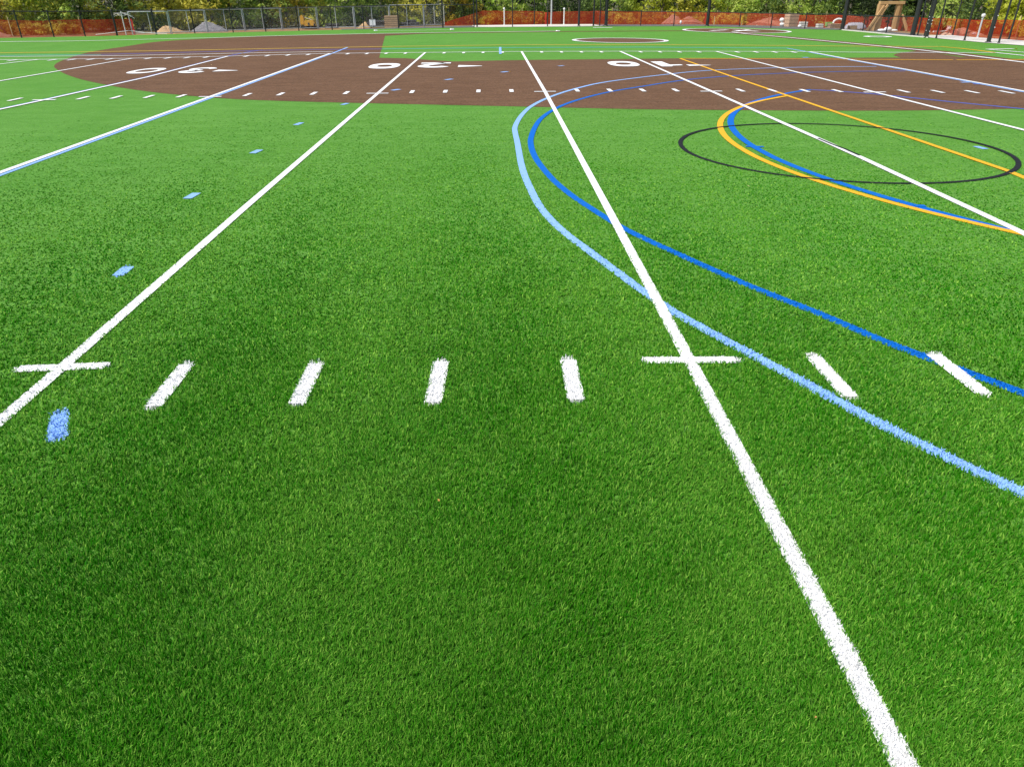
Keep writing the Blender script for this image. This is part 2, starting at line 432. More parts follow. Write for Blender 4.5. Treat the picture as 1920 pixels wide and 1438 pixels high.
mark('sideline_tick', 'white', [(c[0]-.9, c[1]-.12), (c[0]-.9, c[1]-.8)], .13, 'w', 'leftmost small white sideline tick, at the left edge of the field', 'sideline tick', 'sideline ticks')
mark('sideline', 'white', [(-20.573, 30.179), (-18.942, 30.563)]+[side[k] for k in range(-4, 5)]+[(19.916, 31.242), (22.221, 30.845), (24.214, 30.414), (25.96, 30.365)], .15, 'w', 'long white far sideline with short ticks hanging from it', 'sideline')
mark('sideline', 'white', [(-21.901, 32.199), (-20.172, 32.593), (-17.199, 32.627), (-14.228, 32.699), (-11.416, 33.256), (-8.535, 33.909), (-5.495, 34.345), (-4.85, 34.43)], .16, 'w', 'thin white line on the left just beyond the ticked sideline', 'field line')
mark('touch_line', 'teal', [(-22.499, 33.109), (-20.712, 33.485), (-18.193, 33.542), (-15.95, 33.666)], .20, 'b', 'blue green touch line on grass at the left edge', 'field line')
mark('touch_line', 'dblue', [(-15.95, 33.666), (-13.42, 34.402), (-9.088, 35.793), (-5.871, 36.1), (-2.628, 36.242)], .20, 'b', 'dull blue touch line crossing the brown infield beyond the sideline', 'field line')
mark('touch_line', 'teal', [(-2.628, 36.242), (0.758, 36.417), (4.126, 36.555), (10.839, 36.164), (17.109, 34.719), (18.074, 34.521)], .26, 'b', 'long blue green touch line across the grass beyond the sideline', 'field line')
mark('boundary_line', 'gold', [(-23.651, 34.862), (-21.897, 35.441), (-17.741, 35.699), (-13.618, 36.221), (-9.477, 37.121), (-2.859, 38.36), (4.185, 39.07), (11.258, 38.443), (17.858, 36.893), (20.919, 35.956), (23.419, 35.289), (25.963, 34.848)], .22, 'y', 'long yellow line across the field just beyond the blue green line', 'field line')
mark('boundary_line', 'yellow', [(26.014, 34.842), (26.24, 33.439), (26.179, 31.811), (26.011, 30.289)], .17, 'y', 'slanting yellow line at the right meeting the white sideline in a point', 'field line')
mark('corner_line', 'white', [(26.011, 30.289), (26.052, 29.257), (26.102, 28.439), (26.289, 26.415)], .18, 'w', 'white line running right from the point where yellow meets the sideline', 'field line')
mark('corner_line', 'white', [(27.084, 32.647), (27.193, 31.394), (27.361, 30.318), (27.585, 28.221)], .16, 'w', 'slanting lower arm of the white angle mark at the right edge', 'field line')
mark('corner_line', 'white', [(27.038, 32.572), (28.451, 32.731)], .24, 'w', 'short upper arm of the white angle mark at the right edge', 'field line')

# coloured curves of the other sports
LB = smooth([(17.408, 23.796), (15.546, 23.805), (13.39, 23.548), (10.941, 22.811), (9.117, 21.506), (6.727, 19.261), (5.532, 17.437), (4.653, 15.56), (4.085, 13.855), (3.766, 12.269), (3.578, 10.707), (3.558, 9.802), (3.567, 8.88), (3.573, 6.868), (3.619, 5.658), (3.707, 4.466), (3.827, 3.674), (3.968, 3.082), (4.141, 2.503), (4.331, 1.864), (4.506, 1.301), (4.672, 0.836), (4.943, 0.266), (5.202, -0.256), (5.366, -0.606), (5.536, -0.941), (5.757, -1.325), (5.951, -1.634), (6.078, -1.816)], 5)
LB.append(extend(LB[-2], LB[-1], 3.5))
mark('crease_curve', 'lblue', LB, .105, 'lb', 'pale blue curve sweeping from the brown infield to the right edge', 'curved line')
BL = smooth([(17.522, 21.925), (15.515, 21.937), (13.448, 21.58), (11.241, 20.823), (9.273, 19.594), (7.587, 17.882), (6.325, 16.462), (5.305, 14.847), (4.635, 13.345), (4.198, 11.841), (3.977, 10.548), (3.848, 9.427), (3.806, 8.76), (3.805, 7.953), (3.855, 7.059), (3.986, 5.912), (4.116, 5.19), (4.255, 4.604), (4.524, 3.656), (4.638, 3.311), (4.802, 2.919), (5.047, 2.38), (5.46, 1.505), (5.861, 0.793), (6.105, 0.303), (6.346, -0.088), (6.505, -0.324), (6.664, -0.57), (6.799, -0.783)], 5)
BL.append(extend(BL[-2], BL[-1], 3.5))
mark('crease_curve', 'blue', BL, .105, 'b', 'strong blue curve inside the pale blue one, running to the right edge', 'curved line')
OA = [p for p in circle((16.672, 8.079), 9.226, 96, math.radians(128.5), math.radians(258))]
mark('goal_arc', 'yellow', OA, .118, 'y', 'orange yellow arc through the left part of the black circle', 'curved line')
IB = [p for p in circle((18.348, 8.066), 10.627, 96, math.radians(126), math.radians(254))]
mark('goal_arc', 'blue', IB, .13, 'b', 'blue arc just inside the orange yellow arc', 'curved line')
mark('goal_arc', 'dblue', [(12.124, 16.615), (12.573, 16.349), (13.45, 15.463), (14.463, 13.878), (15.384, 12.575), (15.827, 11.842)], .11, 'b', 'thin dull blue line running right across the brown from the blue arc', 'field line')
mark('spot_mark', 'blue', [(7.591, 8.269), (7.891, 8.202)], .10, 'b', 'small blue cross stroke on the blue arc inside the black circle', 'spot mark')
mark('spot_mark', 'blue', [(8.438, 4.178), (8.571, 4.159)], .10, 'b', 'small blue stroke on the blue arc below the black circle', 'spot mark')
mark('centre_circle', 'black', circle((9.126, 8.049), 2.678, 96), .08, 'k', 'thin black circle on the grass at the right', 'circle line')
mark('scuff_mark', 'black', [(9.157, 8.96), (9.163, 8.338), (9.193, 7.885), (9.186, 7.304)], .05, 'k2', 'rough black scuff along the white yard line inside the black circle', 'scuff')
mark('diagonal_line', 'yellow', [(10.80, 2.2)]+[(10.817, 4.761), (10.834, 5.653), (10.876, 6.081), (10.911, 9.914), (10.953, 15.487), (10.999, 20.027), (11.12, 28.345)], .11, 'y', 'orange yellow line running from the black circle to the brown infield corner', 'field line')
mark('boundary_line', 'yellow', [(11.12, 28.345), (13.874, 27.978), (18.328, 27.096), (21.851, 26.464)], .17, 'y', 'orange yellow line along the far edge of the brown infield', 'field line')
mark('boundary_line', 'yellow', [(21.976, 26.452), (23.395, 26.367), (24.719, 26.375), (26.457, 26.342)], .17, 'y', 'short orange yellow line right of the small gap on brown turf', 'field line')
DW = [([(0.469, -0.917), (0.328, -0.625)], 0.12, 'nearest pale blue dash, a square patch below the left cross'), ([(-0.505, 1.99), (-0.518, 2.237)], 0.12, 'pale blue dash left of the white line at the left'), ([(-0.967, 4.965), (-0.952, 5.271)], 0.12, 'pale blue dash on the grass below the two smaller grass dashes'), ([(-1.032, 8.087), (-0.985, 8.4)], 0.12, 'pale blue dash in the middle of the dotted curve on grass'), ([(-1.041, 11.153), (-0.982, 11.473)], 0.12, 'pale blue dash on the grass near the brown infield'), ([(-0.659, 14.317), (-0.565, 14.604)], 0.12, 'pale blue dash at the very edge of the grass below the brown'), ([(0.208, 17.373), (0.394, 17.628)], 0.16, 'pale blue dash on brown beside the far cross of the 20'), ([(1.575, 20.228), (1.787, 20.483)], 0.16, 'pale blue dash on brown below the digit 2'), ([(3.417, 22.701), (3.65, 22.968)], 0.16, 'pale blue dash on brown right of the arrow of the 20'), ([(5.644, 25.089), (5.864, 25.238)], 0.16, 'pale blue dash on brown left of the digit 0 of the 10'), ([(16.423, 28.381), (16.691, 28.415)], 0.22, 'pale blue dash on grass above the orange yellow line'), ([(11.58, 8.055), (11.606, 7.806)], 0.12, 'pale blue dash on the upper right of the black circle'), ([(17.322, 18.225), (17.598, 18.249)], 0.14, 'pale blue stub below the rightmost yard line'), ([(17.415, 17.782), (17.595, 17.709)], 0.14, 'dull blue stub below the rightmost yard line')]
for (p, w, lab) in DW:
    mark('dash_mark', 'lblue' if 'dull' not in lab else 'dblue', p, w, 'lb', lab, 'dash mark', 'dashes of the dotted curve')
mark('tick_mark', 'lblue', [(3.47, 31.843), (3.504, 36.991)], .12, 'w2', 'pale blue tick standing across the far sideline', 'tick mark')

# the numbers
def quadmap(c00, c10, c01, c11):
    def f(u, w):
        return tuple((1-u)*(1-w)*a+u*(1-w)*b+(1-u)*w*c+u*w*d for a, b, c, d in zip(c00, c10, c01, c11))
    return f
def turned(f): return lambda u, w: f(1-u, 1-w)
def ring(f, inner, n=28):
    q = []
    for i in range(n):
        a, b = 2*PI*i/n, 2*PI*(i+1)/n
        o = lambda t, k: f(.5+.5*k[0]*math.copysign(abs(math.cos(t))**.8, math.cos(t)), .5+.5*k[1]*math.copysign(abs(math.sin(t))**.8, math.sin(t)))
        q.append([o(a, inner), o(a, (1, 1)), o(b, (1, 1)), o(b, inner)])
    return q
def stroke(f, pts, sw, sh):
    """thick line through unit-square points; sw, sh half thickness across and along"""
    q = []
    P = np.array(pts, float); T = np.gradient(P, axis=0); T /= np.linalg.norm(T, axis=1)[:, None]+1e-9
    L = [(p[0]-t[1]*sw, p[1]+t[0]*sh) for p, t in zip(P, T)]; R = [(p[0]+t[1]*sw, p[1]-t[0]*sh) for p, t in zip(P, T)]
    for i in range(len(P)-1): q.append([f(*L[i]), f(*R[i]), f(*R[i+1]), f(*L[i+1])])
    return q
def arc(cx, cy, rx, ry, a0, a1, n=14):
    return [(cx+rx*math.cos(math.radians(a0+(a1-a0)*i/n)), cy+ry*math.sin(math.radians(a0+(a1-a0)*i/n))) for i in range(n+1)]
NUM = {'0a': ((-10.296, 23.265), (-9.29, 23.265), (-10.296, 25.519), (-9.29, 25.519)), '3': ((-8.376, 23.316), (-7.524, 23.316), (-8.376, 25.582), (-7.524, 25.582)), 'a30': ((-7.184, 23.821), (-6.364, 23.821), (-7.184, 24.534), (-6.364, 24.534)), '0b': ((-1.708, 24.5), (-0.535, 24.5), (-1.708, 26.92), (-0.535, 26.92)), '2': ((0.211, 24.697), (1.435, 24.697), (0.211, 27.099), (1.435, 27.099)), 'a20': ((1.773, 24.901), (2.696, 24.901), (1.773, 25.772), (2.696, 25.772)), '0c': ((7.691, 24.603), (8.862, 24.603), (7.691, 27.057), (8.862, 27.057)), '1': ((9.51, 24.452), (10.438, 24.452), (9.51, 26.75), (10.438, 26.75)), 'a10': ((10.603, 24.574), (11.499, 24.574), (10.603, 25.189), (11.499, 25.189))}
def two(f):
    f = turned(f)
    return stroke(f, arc(.5, .70, .36, .17, 170, -20)+[(.72, .42), (.40, .22), (.22, .10)], .16, .12)+[[f(.02, 0), f(1, 0), f(1, .20), f(.02, .20)]]
def three(f):
    f = turned(f)
    return stroke(f, arc(.46, .73, .42, .18, 178, -85), .15, .10)+stroke(f, arc(.46, .27, .42, .18, 85, -178), .15, .10)+[[f(.28, .43), f(.62, .43), f(.62, .57), f(.28, .57)]]
def one(f):
    f = turned(f)
    return [[f(.48, 0), f(.98, 0), f(.98, 1), f(.56, 1), f(.48, .86)], [f(0, .80), f(0, .63), f(.48, .66), f(.48, .86)]]
def arrow(f): return [[f(0, 0), f(1, .42), f(1, .58), f(0, 1)]]
for key, fn, nm, lab in (('0a', lambda f: ring(f, (.62, .52)), 'field_digit', 'white digit 0 of the 30, far left on the brown infield'), ('3', three, 'field_digit', 'white upside down digit 3 on the brown infield'),
                    ('0b', lambda f: ring(f, (.48, .40)), 'field_digit', 'white digit 0 of the 20, left of the long white yard line'), ('2', two, 'field_digit', 'white upside down digit 2 on the brown infield'),
                    ('0c', lambda f: ring(f, (.50, .42)), 'field_digit', 'white digit 0 of the 10, left of the line through the 10'), ('1', one, 'field_digit', 'white upside down digit 1 on the brown infield'),
                    ('a30', arrow, 'field_arrow', 'white pointed arrow beside the digit 3'), ('a20', arrow, 'field_arrow', 'white pointed arrow beside the digit 2'),
                    ('a10', arrow, 'field_arrow', 'white pointed arrow beside the digit 1, crossed by the yellow line')):
    glyph(nm, 'white', fn(quadmap(*NUM[key])), 'w', lab, 'field number' if nm == 'field_digit' else 'field arrow', 'yard numbers and arrows')

# baseball lines, circles and bases
mark('base_path', 'brown', [(23.895, 23.5), (23.891, 25.14), (23.97, 29.58), (23.798, 32.865), (23.033, 38.129), (21.936, 44.765), (20.919, 50.145), (20.758, 53.396)], 1.25, 'lb0', 'brown base path strip running from home plate circle to the right edge', 'base path')
mark('base_path', 'brown', [(19.753, 55.565), (16.932, 55.84), (10.346, 55.954), (4.579, 55.651), (0.526, 55), (-4.972, 53.989), (-9.451, 52.809), (-13.647, 51.352)], 1.0, 'lb0', 'thin brown base path strip running left from home plate circle', 'base path')
mark('foul_line', 'white', [(23.819, 23.392), (23.826, 25.043), (23.877, 29.422), (23.678, 32.64), (22.946, 37.936), (21.888, 44.637), (20.894, 50.067), (20.807, 53.296)], .20, 'w', 'white foul line running from home plate down to the right edge', 'foul line')
mark('foul_line', 'white', [(8.183, 56.704), (4.595, 56.317), (0.49, 55.84), (-1.923, 55.389), (-5.069, 54.709), (-9.561, 53.325), (-13.647, 51.352), (-16.092, 49.753), (-18.632, 48.829), (-21.019, 47.794), (-24.568, 46.586), (-28.589, 46.491), (-31.196, 46.338)], .26, 'w', 'white foul line running along the brown infield to the left edge', 'foul line')
HC = [(24.963, 52.802), (24.755, 52.35), (24.491, 51.958), (24.179, 51.631), (23.822, 51.375), (23.429, 51.193), (23.006, 51.086), (22.561, 51.057), (22.1, 51.105), (21.63, 51.23), (21.161, 51.431), (20.699, 51.704), (20.252, 52.046), (19.829, 52.453), (19.438, 52.918), (19.085, 53.435), (18.779, 53.994), (18.527, 54.588), (18.336, 55.204), (18.211, 55.832), (18.157, 56.457), (18.177, 57.068), (18.273, 57.649), (18.445, 58.187), (18.69, 58.667), (19.005, 59.078), (19.384, 59.408), (19.817, 59.647), (20.295, 59.79), (20.807, 59.83), (21.339, 59.768), (21.879, 59.604), (22.412, 59.345), (22.926, 58.996), (23.409, 58.568), (23.849, 58.073), (24.238, 57.524), (24.568, 56.934), (24.833, 56.318), (25.03, 55.689), (25.156, 55.062), (25.21, 54.448), (25.195, 53.86), (25.111, 53.309)]
MC = [(13.509, 41.983), (13.406, 41.64), (13.255, 41.325), (13.058, 41.042), (12.82, 40.798), (12.547, 40.595), (12.243, 40.437), (11.914, 40.326), (11.566, 40.264), (11.205, 40.25), (10.837, 40.287), (10.469, 40.372), (10.106, 40.505), (9.756, 40.684), (9.425, 40.906), (9.118, 41.167), (8.843, 41.465), (8.603, 41.793), (8.406, 42.146), (8.255, 42.518), (8.155, 42.902), (8.108, 43.291), (8.118, 43.675), (8.185, 44.048), (8.309, 44.4), (8.489, 44.724), (8.721, 45.011), (9.002, 45.254), (9.324, 45.447), (9.682, 45.585), (10.067, 45.664), (10.469, 45.681), (10.88, 45.637), (11.289, 45.532), (11.687, 45.37), (12.065, 45.154), (12.413, 44.891), (12.725, 44.586), (12.994, 44.248), (13.214, 43.885), (13.383, 43.506), (13.498, 43.117), (13.556, 42.729), (13.56, 42.349)]
glyph('mound_circle', 'brown', [HCp for HCp in [MC]], 'lb', 'brown pitching circle patch with a white rim in mid field', 'turf patch')
glyph('plate_circle', 'brown', [HC], 'lb', 'brown home plate circle patch near the far fence', 'turf patch')
mark('circle_rim', 'white', MC+MC[:1], .26, 'w', 'white rim round the brown pitching circle', 'circle line')
mark('circle_rim', 'white', HC+HC[:1], .26, 'w', 'white rim round the brown home plate circle', 'circle line')
mark('batter_box', 'white', [(19.858, 55.646), (21.484, 56.683)], .5, 'w', 'left white batter box line inside the home plate circle', 'batter box')
mark('batter_box', 'white', [(21.846, 56.212), (22.987, 53.87)], .5, 'w', 'right white batter box line inside the home plate circle', 'batter box')
mark('batter_box', 'white', [(21.408, 54.225), (23.243, 56.794)], .4, 'w', 'short slanting white batter box line inside the home plate circle', 'batter box')
mark('chalk_line', 'white', [(-6.443, 59.748), (-3.168, 59.933), (-0.298, 60.843)], .18, 'w', 'white line on grass between the two white far bases', 'field line')
mark('chalk_line', 'white', [(11.748, 63.215), (13.382, 63.038)], .55, 'w', 'short white dash on grass below the thick black pole', 'field line')
mark('on_deck_circle', 'white', circle((27.736, 45.065), 0.669, 24), .35, 'w', 'flat white ring on the grass in front of the timber frame', 'circle line')


def ribbon(pts, w, z, closed=False):
    P = np.array(pts, float); n = len(P)
    T = np.zeros_like(P); T[1:-1] = P[2:]-P[:-2]; T[0] = P[1]-P[0]; T[-1] = P[-1]-P[-2]
    T /= np.linalg.norm(T, axis=1)[:, None]+1e-9
    Nn = np.c_[-T[:, 1], T[:, 0]]*w/2
    A = np.c_[P-Nn, np.full(n, z)]; B = np.c_[P+Nn, np.full(n, z)]
    V = np.empty((2*n, 3)); V[0::2] = A; V[1::2] = B
    i = np.arange(n-1)*2
    return V, np.c_[i, i+2, i+3, i+1]

def seg_dist(Q, pts):
    """distance of points Q (n,2) to a polyline, ends cut square"""
    P = np.array(pts, float); best = np.full(len(Q), 1e9)
    for a, b in zip(P[:-1], P[1:]):
        d = b-a; l2 = (d*d).sum()
        if l2 < 1e-12: continue
        t = ((Q-a)@d)/l2
        tc = np.clip(t, 0, 1)
        dd = np.hypot(Q[:, 0]-a[0]-tc*d[0], Q[:, 1]-a[1]-tc*d[1])
        best = np.minimum(best, dd)
    return best

# fibres of the turf near the viewpoint: thinner, denser and finer close by
def make_fibres():
    pts = []
    # sampled in rings round the place the photographer stands; density falls with distance
    R0, R1 = .45, 19.0
    K = 36000                         # fibres per square metre at 3 m
    edges = np.geomspace(R0, R1, 60)
    for a, b in zip(edges[:-1], edges[1:]):
        rm = (a+b)/2
        slant = math.hypot(rm, VZ)
        dens = K*(3.0/slant)**2.75
        if rm > 11: dens *= max(0.0, 1-(rm-11)/8.0)
        half = math.radians(47)+math.atan(2.4/rm)*.9
        half = min(half, math.radians(115))
        area = half*(b*b-a*a)
        n = int(dens*area)
        r = np.sqrt(rng.uniform(a*a, b*b, n)); t = rng.uniform(-half, half, n)
        pts.append(np.c_[VX+r*np.sin(t), VY+r*np.cos(t), r])
    return np.concatenate(pts)

def lowfreq(x, y, s, seed):
    """cheap smooth noise, sum of sines"""
    g = np.random.default_rng(seed); o = np.zeros_like(x)
    for _ in range(7):
        k = g.normal(size=2)*s; o += np.sin(k[0]*x+k[1]*y+g.uniform(0, 6.28))
    return o/7**.5

def fibre_geometry(P, wide=1.0, tall=1.0):
    n = len(P); x, y, r = P.T
    sl = np.hypot(r, VZ)
    w = np.maximum(.0027, .00100*sl+.00007*sl*sl)*rng.uniform(.75, 1.3, n)*wide
    l = rng.uniform(.024, .040, n)*tall*np.clip(1-(r-4.5)/12, .3, 1)
    # the pile leans in drifting patches, every fibre a little differently
    ang = 1.3+.45*lowfreq(x, y, 1.1, 3)+.6*lowfreq(x, y, 7, 23)+rng.normal(0, 1.15, n)
    lean = np.clip(rng.normal(.58, .30, n)+.07*lowfreq(x, y, .8, 5)+.07*lowfreq(x, y, 9, 21)+.11*np.sin(3.1*x+.25*y+1)+np.clip((r-3.5)/9, 0, .55), .05, 1.38)
    face = ang+PI/2+rng.normal(0, .7, n)
    fx, fy = np.cos(face)*w/2, np.sin(face)*w/2
    dx, dy = np.cos(ang), np.sin(ang)
    m1 = l*.55; a1 = lean*.55; a2 = lean*1.35
    mx, my, mz = x+dx*m1*np.sin(a1), y+dy*m1*np.sin(a1), m1*np.cos(a1)
    l2 = l*.45
    tx, ty, tz = mx+dx*l2*np.sin(a2), my+dy*l2*np.sin(a2), mz+l2*np.cos(a2)
    V = np.empty((n, 5, 3))
    V[:, 0] = np.c_[x-fx, y-fy, np.full(n, -.002)]; V[:, 1] = np.c_[x+fx, y+fy, np.full(n, -.002)]
    V[:, 2] = np.c_[mx-fx*.85, my-fy*.85, mz]; V[:, 3] = np.c_[mx+fx*.85, my+fy*.85, mz]
    V[:, 4] = np.c_[tx, ty, tz]
    i = np.arange(n)*5
    return V.reshape(-1, 3), np.c_[i, i+1, i+3, i+2], np.c_[i+2, i+3, i+4]

P_ = make_fibres()
jit = P_[:, :2]+rng.normal(0, .004, (len(P_), 2))
owner = np.full(len(P_), -1)
order = {'lb0': 0, 'lb': 0, 'b': 1, 'y': 2, 'k': 3, 'w': 4, 'k2': 5, 'w2': 5}
for rank in range(6):
    for mi, mk in enumerate(MARKS):
        if order[mk['layer']] != rank or mk['poly']: continue
        A = np.array(mk['pts']); lo = A.min(0)-.2; hi = A.max(0)+.2
        s = np.where((jit[:, 0] > lo[0]) & (jit[:, 0] < hi[0]) & (jit[:, 1] > lo[1]) & (jit[:, 1] < hi[1]))[0]
        if not len(s): continue
        d = seg_dist(jit[s], mk['pts'])
        owner[s[d < mk['w']/2-.010]] = mi
# no green fibres on the brown turf
def inside(Q, poly):
    x, y = Q.T; c = np.zeros(len(Q), bool); n = len(poly); j = n-1
    for i in range(n):
        xi, yi = poly[i]; xj, yj = poly[j]
        if yi != yj:
            c ^= ((yi > y) != (yj > y)) & (x < (xj-xi)*(y-yi)/(yj-yi)+xi)
        j = i
    return c
far = np.where(P_[:, 1] > 8)[0]
inb = np.zeros(len(P_), bool); inb[far] = inside(P_[far, :2], infield)
keep = (owner < 0) & ~inb
g = P_[keep]
V, F4, F3 = fibre_geometry(g)
tint = np.repeat(np.clip(rng.exponential(.26, len(g))+.02*lowfreq(g[:, 0], g[:, 1], .9, 9)+.03*lowfreq(g[:, 0], g[:, 1], 8, 19)+.05*np.sin(3.1*g[:, 0]+.25*g[:, 1]+1), 0, 1), 5)
tag(link_mesh('artificial_grass', np_mesh('artificial_grass', V, F4, F3, tint), M['blade']), 'dense green artificial grass fibres covering the near field', 'grass', kind='stuff')

for mi, mk in enumerate(MARKS):
    mk['z'] += (mi % 60)*.00002
    if mk['poly']:
        vs, fs = [], []
        for q in mk['polys']:
            o = len(vs); vs += [(x, y, mk['z']) for x, y in q]; fs.append(tuple(range(o, o+len(q))))
        me = bpy.data.meshes.new(mk['name']); me.from_pydata(vs, [], fs)
        import bmesh
        bm = bmesh.new(); bm.from_mesh(me)
        for f in bm.faces:
            f.normal_update()
            if f.normal.z < 0: f.normal_flip()
        bmesh.ops.triangulate(bm, faces=[f for f in bm.faces if len(f.verts) > 4]); bm.to_mesh(me); bm.free()
        t_ = me.attributes.new('tint', 'FLOAT', 'POINT')
    else:
        own = np.where((owner == mi) & ~inb)[0]
        V, F4 = ribbon(mk['pts'], mk['w'], mk['z'])
        near = len(own) > 30
        if near:
            # under the fibres the strip lies low, in the pile
            dist = np.hypot(V[:, 0]-VX, V[:, 1]-VY)
            V[:, 2] = np.where(dist < 13, .004+(order[mk['layer']])*.0012+(mi % 60)*.00002, mk['z'])
        tint = np.zeros(len(V)); F3 = None
        if near:
            V2, A4, A3 = fibre_geometry(P_[own], 1.0, .8)
            n0 = len(V); V = np.concatenate([V, V2]); F4 = np.concatenate([F4, A4+n0]); F3 = A3+n0
            tint = np.concatenate([tint, np.repeat(rng.uniform(0, 1, len(own)), 5)])
        me = np_mesh(mk['name'], V, F4, F3, tint)
    tag(link_mesh(mk['name'], me, M[mk['mat']]), mk['label'], mk['cat'], mk['group'], 'thing')

# ------------------------------------------------------------------ hard edges of the field
sheet('asphalt_path', [(-10.101, 64.489), (-6.586, 65.929), (-3.015, 68.653), (1.134, 70.374), (14.164, 71.046), (23.275, 69.505), (27.763, 64.932), (30.117, 61.293), (31.195, 57.099), (31.944, 50.259), (31.763, 46.451), (30.194, 43.586), (29.855, 46.887), (29.956, 55.436), (25.585, 59.307), (22.253, 64.796), (12.982, 66.164), (1.49, 65.841), (-1.33, 65.35), (-6.3, 63.819), (-9.721, 62.464)], .006, M['asphalt'])
sheet('concrete_pavement', [(1.119, 70.957), (4.963, 71.831), (7.559, 72.071), (12.736, 71.948), (13.148, 66.667), (9.629, 66.269), (4.831, 66.252), (1.484, 66.098)], .014, M['concrete'])
sheet('concrete_path', [(31.184, 46.167), (33.188, 46.088), (33.052, 43.311), (33.426, 40.744), (33.486, 39.459), (33.3, 36.181), (30.403, 32.146), (30.625, 35.188), (30.285, 38.03), (30.194, 43.586)], .014, M['concrete'])
sheet('concrete_kerb', [(29.998, 55.53), (30.102, 50.381), (29.962, 47.098), (30.296, 43.772), (30.027, 43.281), (29.679, 46.54), (29.838, 49.83), (29.751, 54.968)], .05, M['concrete'], thick=.1)

# ------------------------------------------------------------------ fences
def post_parts(root, posts, r, m, name='post'):
    for (x, y, h) in posts:
        MB().tube((x, y, -.05), (x, y, h), r, n=7).build(name, m, root)

def weave(mb, a, b, h0, h1, d, w, z0=.04):
    """diamond wire weave between two posts"""
    ax, ay = a; bx, by = b; L = math.hypot(bx-ax, by-ay); h = (h0+h1)/2-z0
    P = lambda s, z: (ax+(bx-ax)*s/L, ay+(by-ay)*s/L, z0+z)
    s = -h
    while s < L:
        for fl in (0, 1):
            a0, a1 = s, s+h; z_a, z_b = 0, h
            if a0 < 0: z_a = -a0; a0 = 0
            if a1 > L: z_b = h-(a1-L); a1 = L
            if a1-a0 > .02:
                if fl: mb.wire(P(L-a0, z_a), P(L-a1, z_b), w)
                else: mb.wire(P(a0, z_a), P(a1, z_b), w)
        s += d

def chain_fence(name, label, posts, thick, group=None, r=.045, d=.13, w=.0019, rail=True, pm='blackmetal', wm='blackmetal'):
    root = empty(name, (posts[0][0], posts[0][1], 0)); tag(root, label, 'fence', group)
    loc = Vector((posts[0][0], posts[0][1], 0))
    def put(mb, nm, m):
        mb.v = [(x-loc.x, y-loc.y, z) for x, y, z in mb.v]; return mb.build(nm, m, root)
    for i, (x, y, h) in enumerate(posts):
        rr = r*1.6 if i in thick else r
        mb = MB().tube((x, y, -.05), (x, y, h+.04), rr, n=8); mb.ball((x, y, h+.05), rr*1.15, 8, 4)
        put(mb, 'post', M[pm])
    if rail:
        mb = MB()
        for a, b in zip(posts, posts[1:]): mb.tube((a[0], a[1], a[2]), (b[0], b[1], b[2]), .03, n=6)
        put(mb, 'top_rail', M[pm])
    mb = MB()
    for a, b in zip(posts, posts[1:]): weave(mb, a[:2], b[:2], a[2], b[2], d, w)
    put(mb, 'wire_mesh', M[wm])
    return root

LP = [(-31.898, 50.744, 1.706), (-30.394, 52.006, 1.662), (-28.609, 52.904, 1.628), (-26.848, 53.844, 1.613), (-24.964, 54.806, 1.622), (-22.63, 56.185, 1.624), (-20.249, 57.64, 1.634), (-17.582, 58.651, 1.672), (-15.471, 60.315, 1.708), (-13.197, 62.061, 1.71), (-10.653, 63.304, 1.734), (-8.055, 64.011, 1.753), (-5.137, 64.686, 1.779), (-1.33, 65.725, 1.798), (1.439, 65.978, 1.805)]
chain_fence('chain_link_fence', 'black chain link fence along the left half of the field edge', LP, (4, 5))
RP = [(13.468, 66.877, 1.208), (16.62, 67.366, 1.157), (19.354, 66.017, 1.128), (22.151, 65.212, 1.096), (24.5, 63.465, 1.074), (26.13, 60.241, 1.057), (28.193, 58.283, 1.05), (30.123, 55.815, 1.054), (30.408, 52.925, 1.024), (30.611, 49.792, 1.053), (30.663, 46.319, 1.094)]
chain_fence('chain_link_fence', 'low black chain link fence in front of the stacked materials and soil heaps at right', RP, ())

def rel(mb, c):
    mb.v = [(x-c[0], y-c[1], z) for x, y, z in mb.v]; return mb

# grey builders' fence panels behind the black fence
GP = [(-24.269, 55.731, 1.552), (-21.705, 56.761, 1.557), (-19.781, 59.201, 1.618), (-17.399, 61.156, 1.647), (-14.832, 63.118, 1.672), (-12.171, 64.854, 1.719), (-9.136, 65.892, 1.716), (-6.169, 67.122, 1.755), (-3.251, 69.107, 1.825), (-1.525, 71.769, 1.75)]
gl = ['at the left end beside the bright red net edge', 'in front of the sand heap and gravel heap', 'in front of the right slope of the gravel heap', 'just right of the gravel heap',
      'in front of the yellow machine', 'between the yellow machine and the white board', 'behind the white board', 'in front of the right side of the board stack', 'at the right end before the orange netting']
for i in range(9):
    a, b = Vector(GP[i][:2]), Vector(GP[i+1][:2]); h = (GP[i][2]+GP[i+1][2])/2
    d = (b-a).normalized(); a = a+d*.05; b = b-d*.05
    root = empty('fence_panel', (a.x, a.y, 0)); tag(root, 'grey builders\' fence panel '+gl[i], 'fence panel', 'grey builders\' fence panels')
    for p in (a, b): rel(MB().tube((p.x, p.y, 0), (p.x, p.y, h), .036, n=8), a).build('post', M['galv'], root)
    mid = (a+b)/2
    rel(MB().tube((mid.x, mid.y, .06), (mid.x, mid.y, h), .03, n=6), a).build('middle_post', M['galv'], root)
    rel(MB().tube((a.x, a.y, h-.02), (b.x, b.y, h-.02), .038, n=6), a).build('top_rail', M['galv'], root)
    rel(MB().tube((a.x, a.y, .1), (b.x, b.y, .1), .03, n=6), a).build('bottom_rail', M['galv'], root)
    mb = MB(); weave(mb, a, b, h, h, .12, .002, .1); rel(mb, a).build('wire_mesh', M['galv'], root)

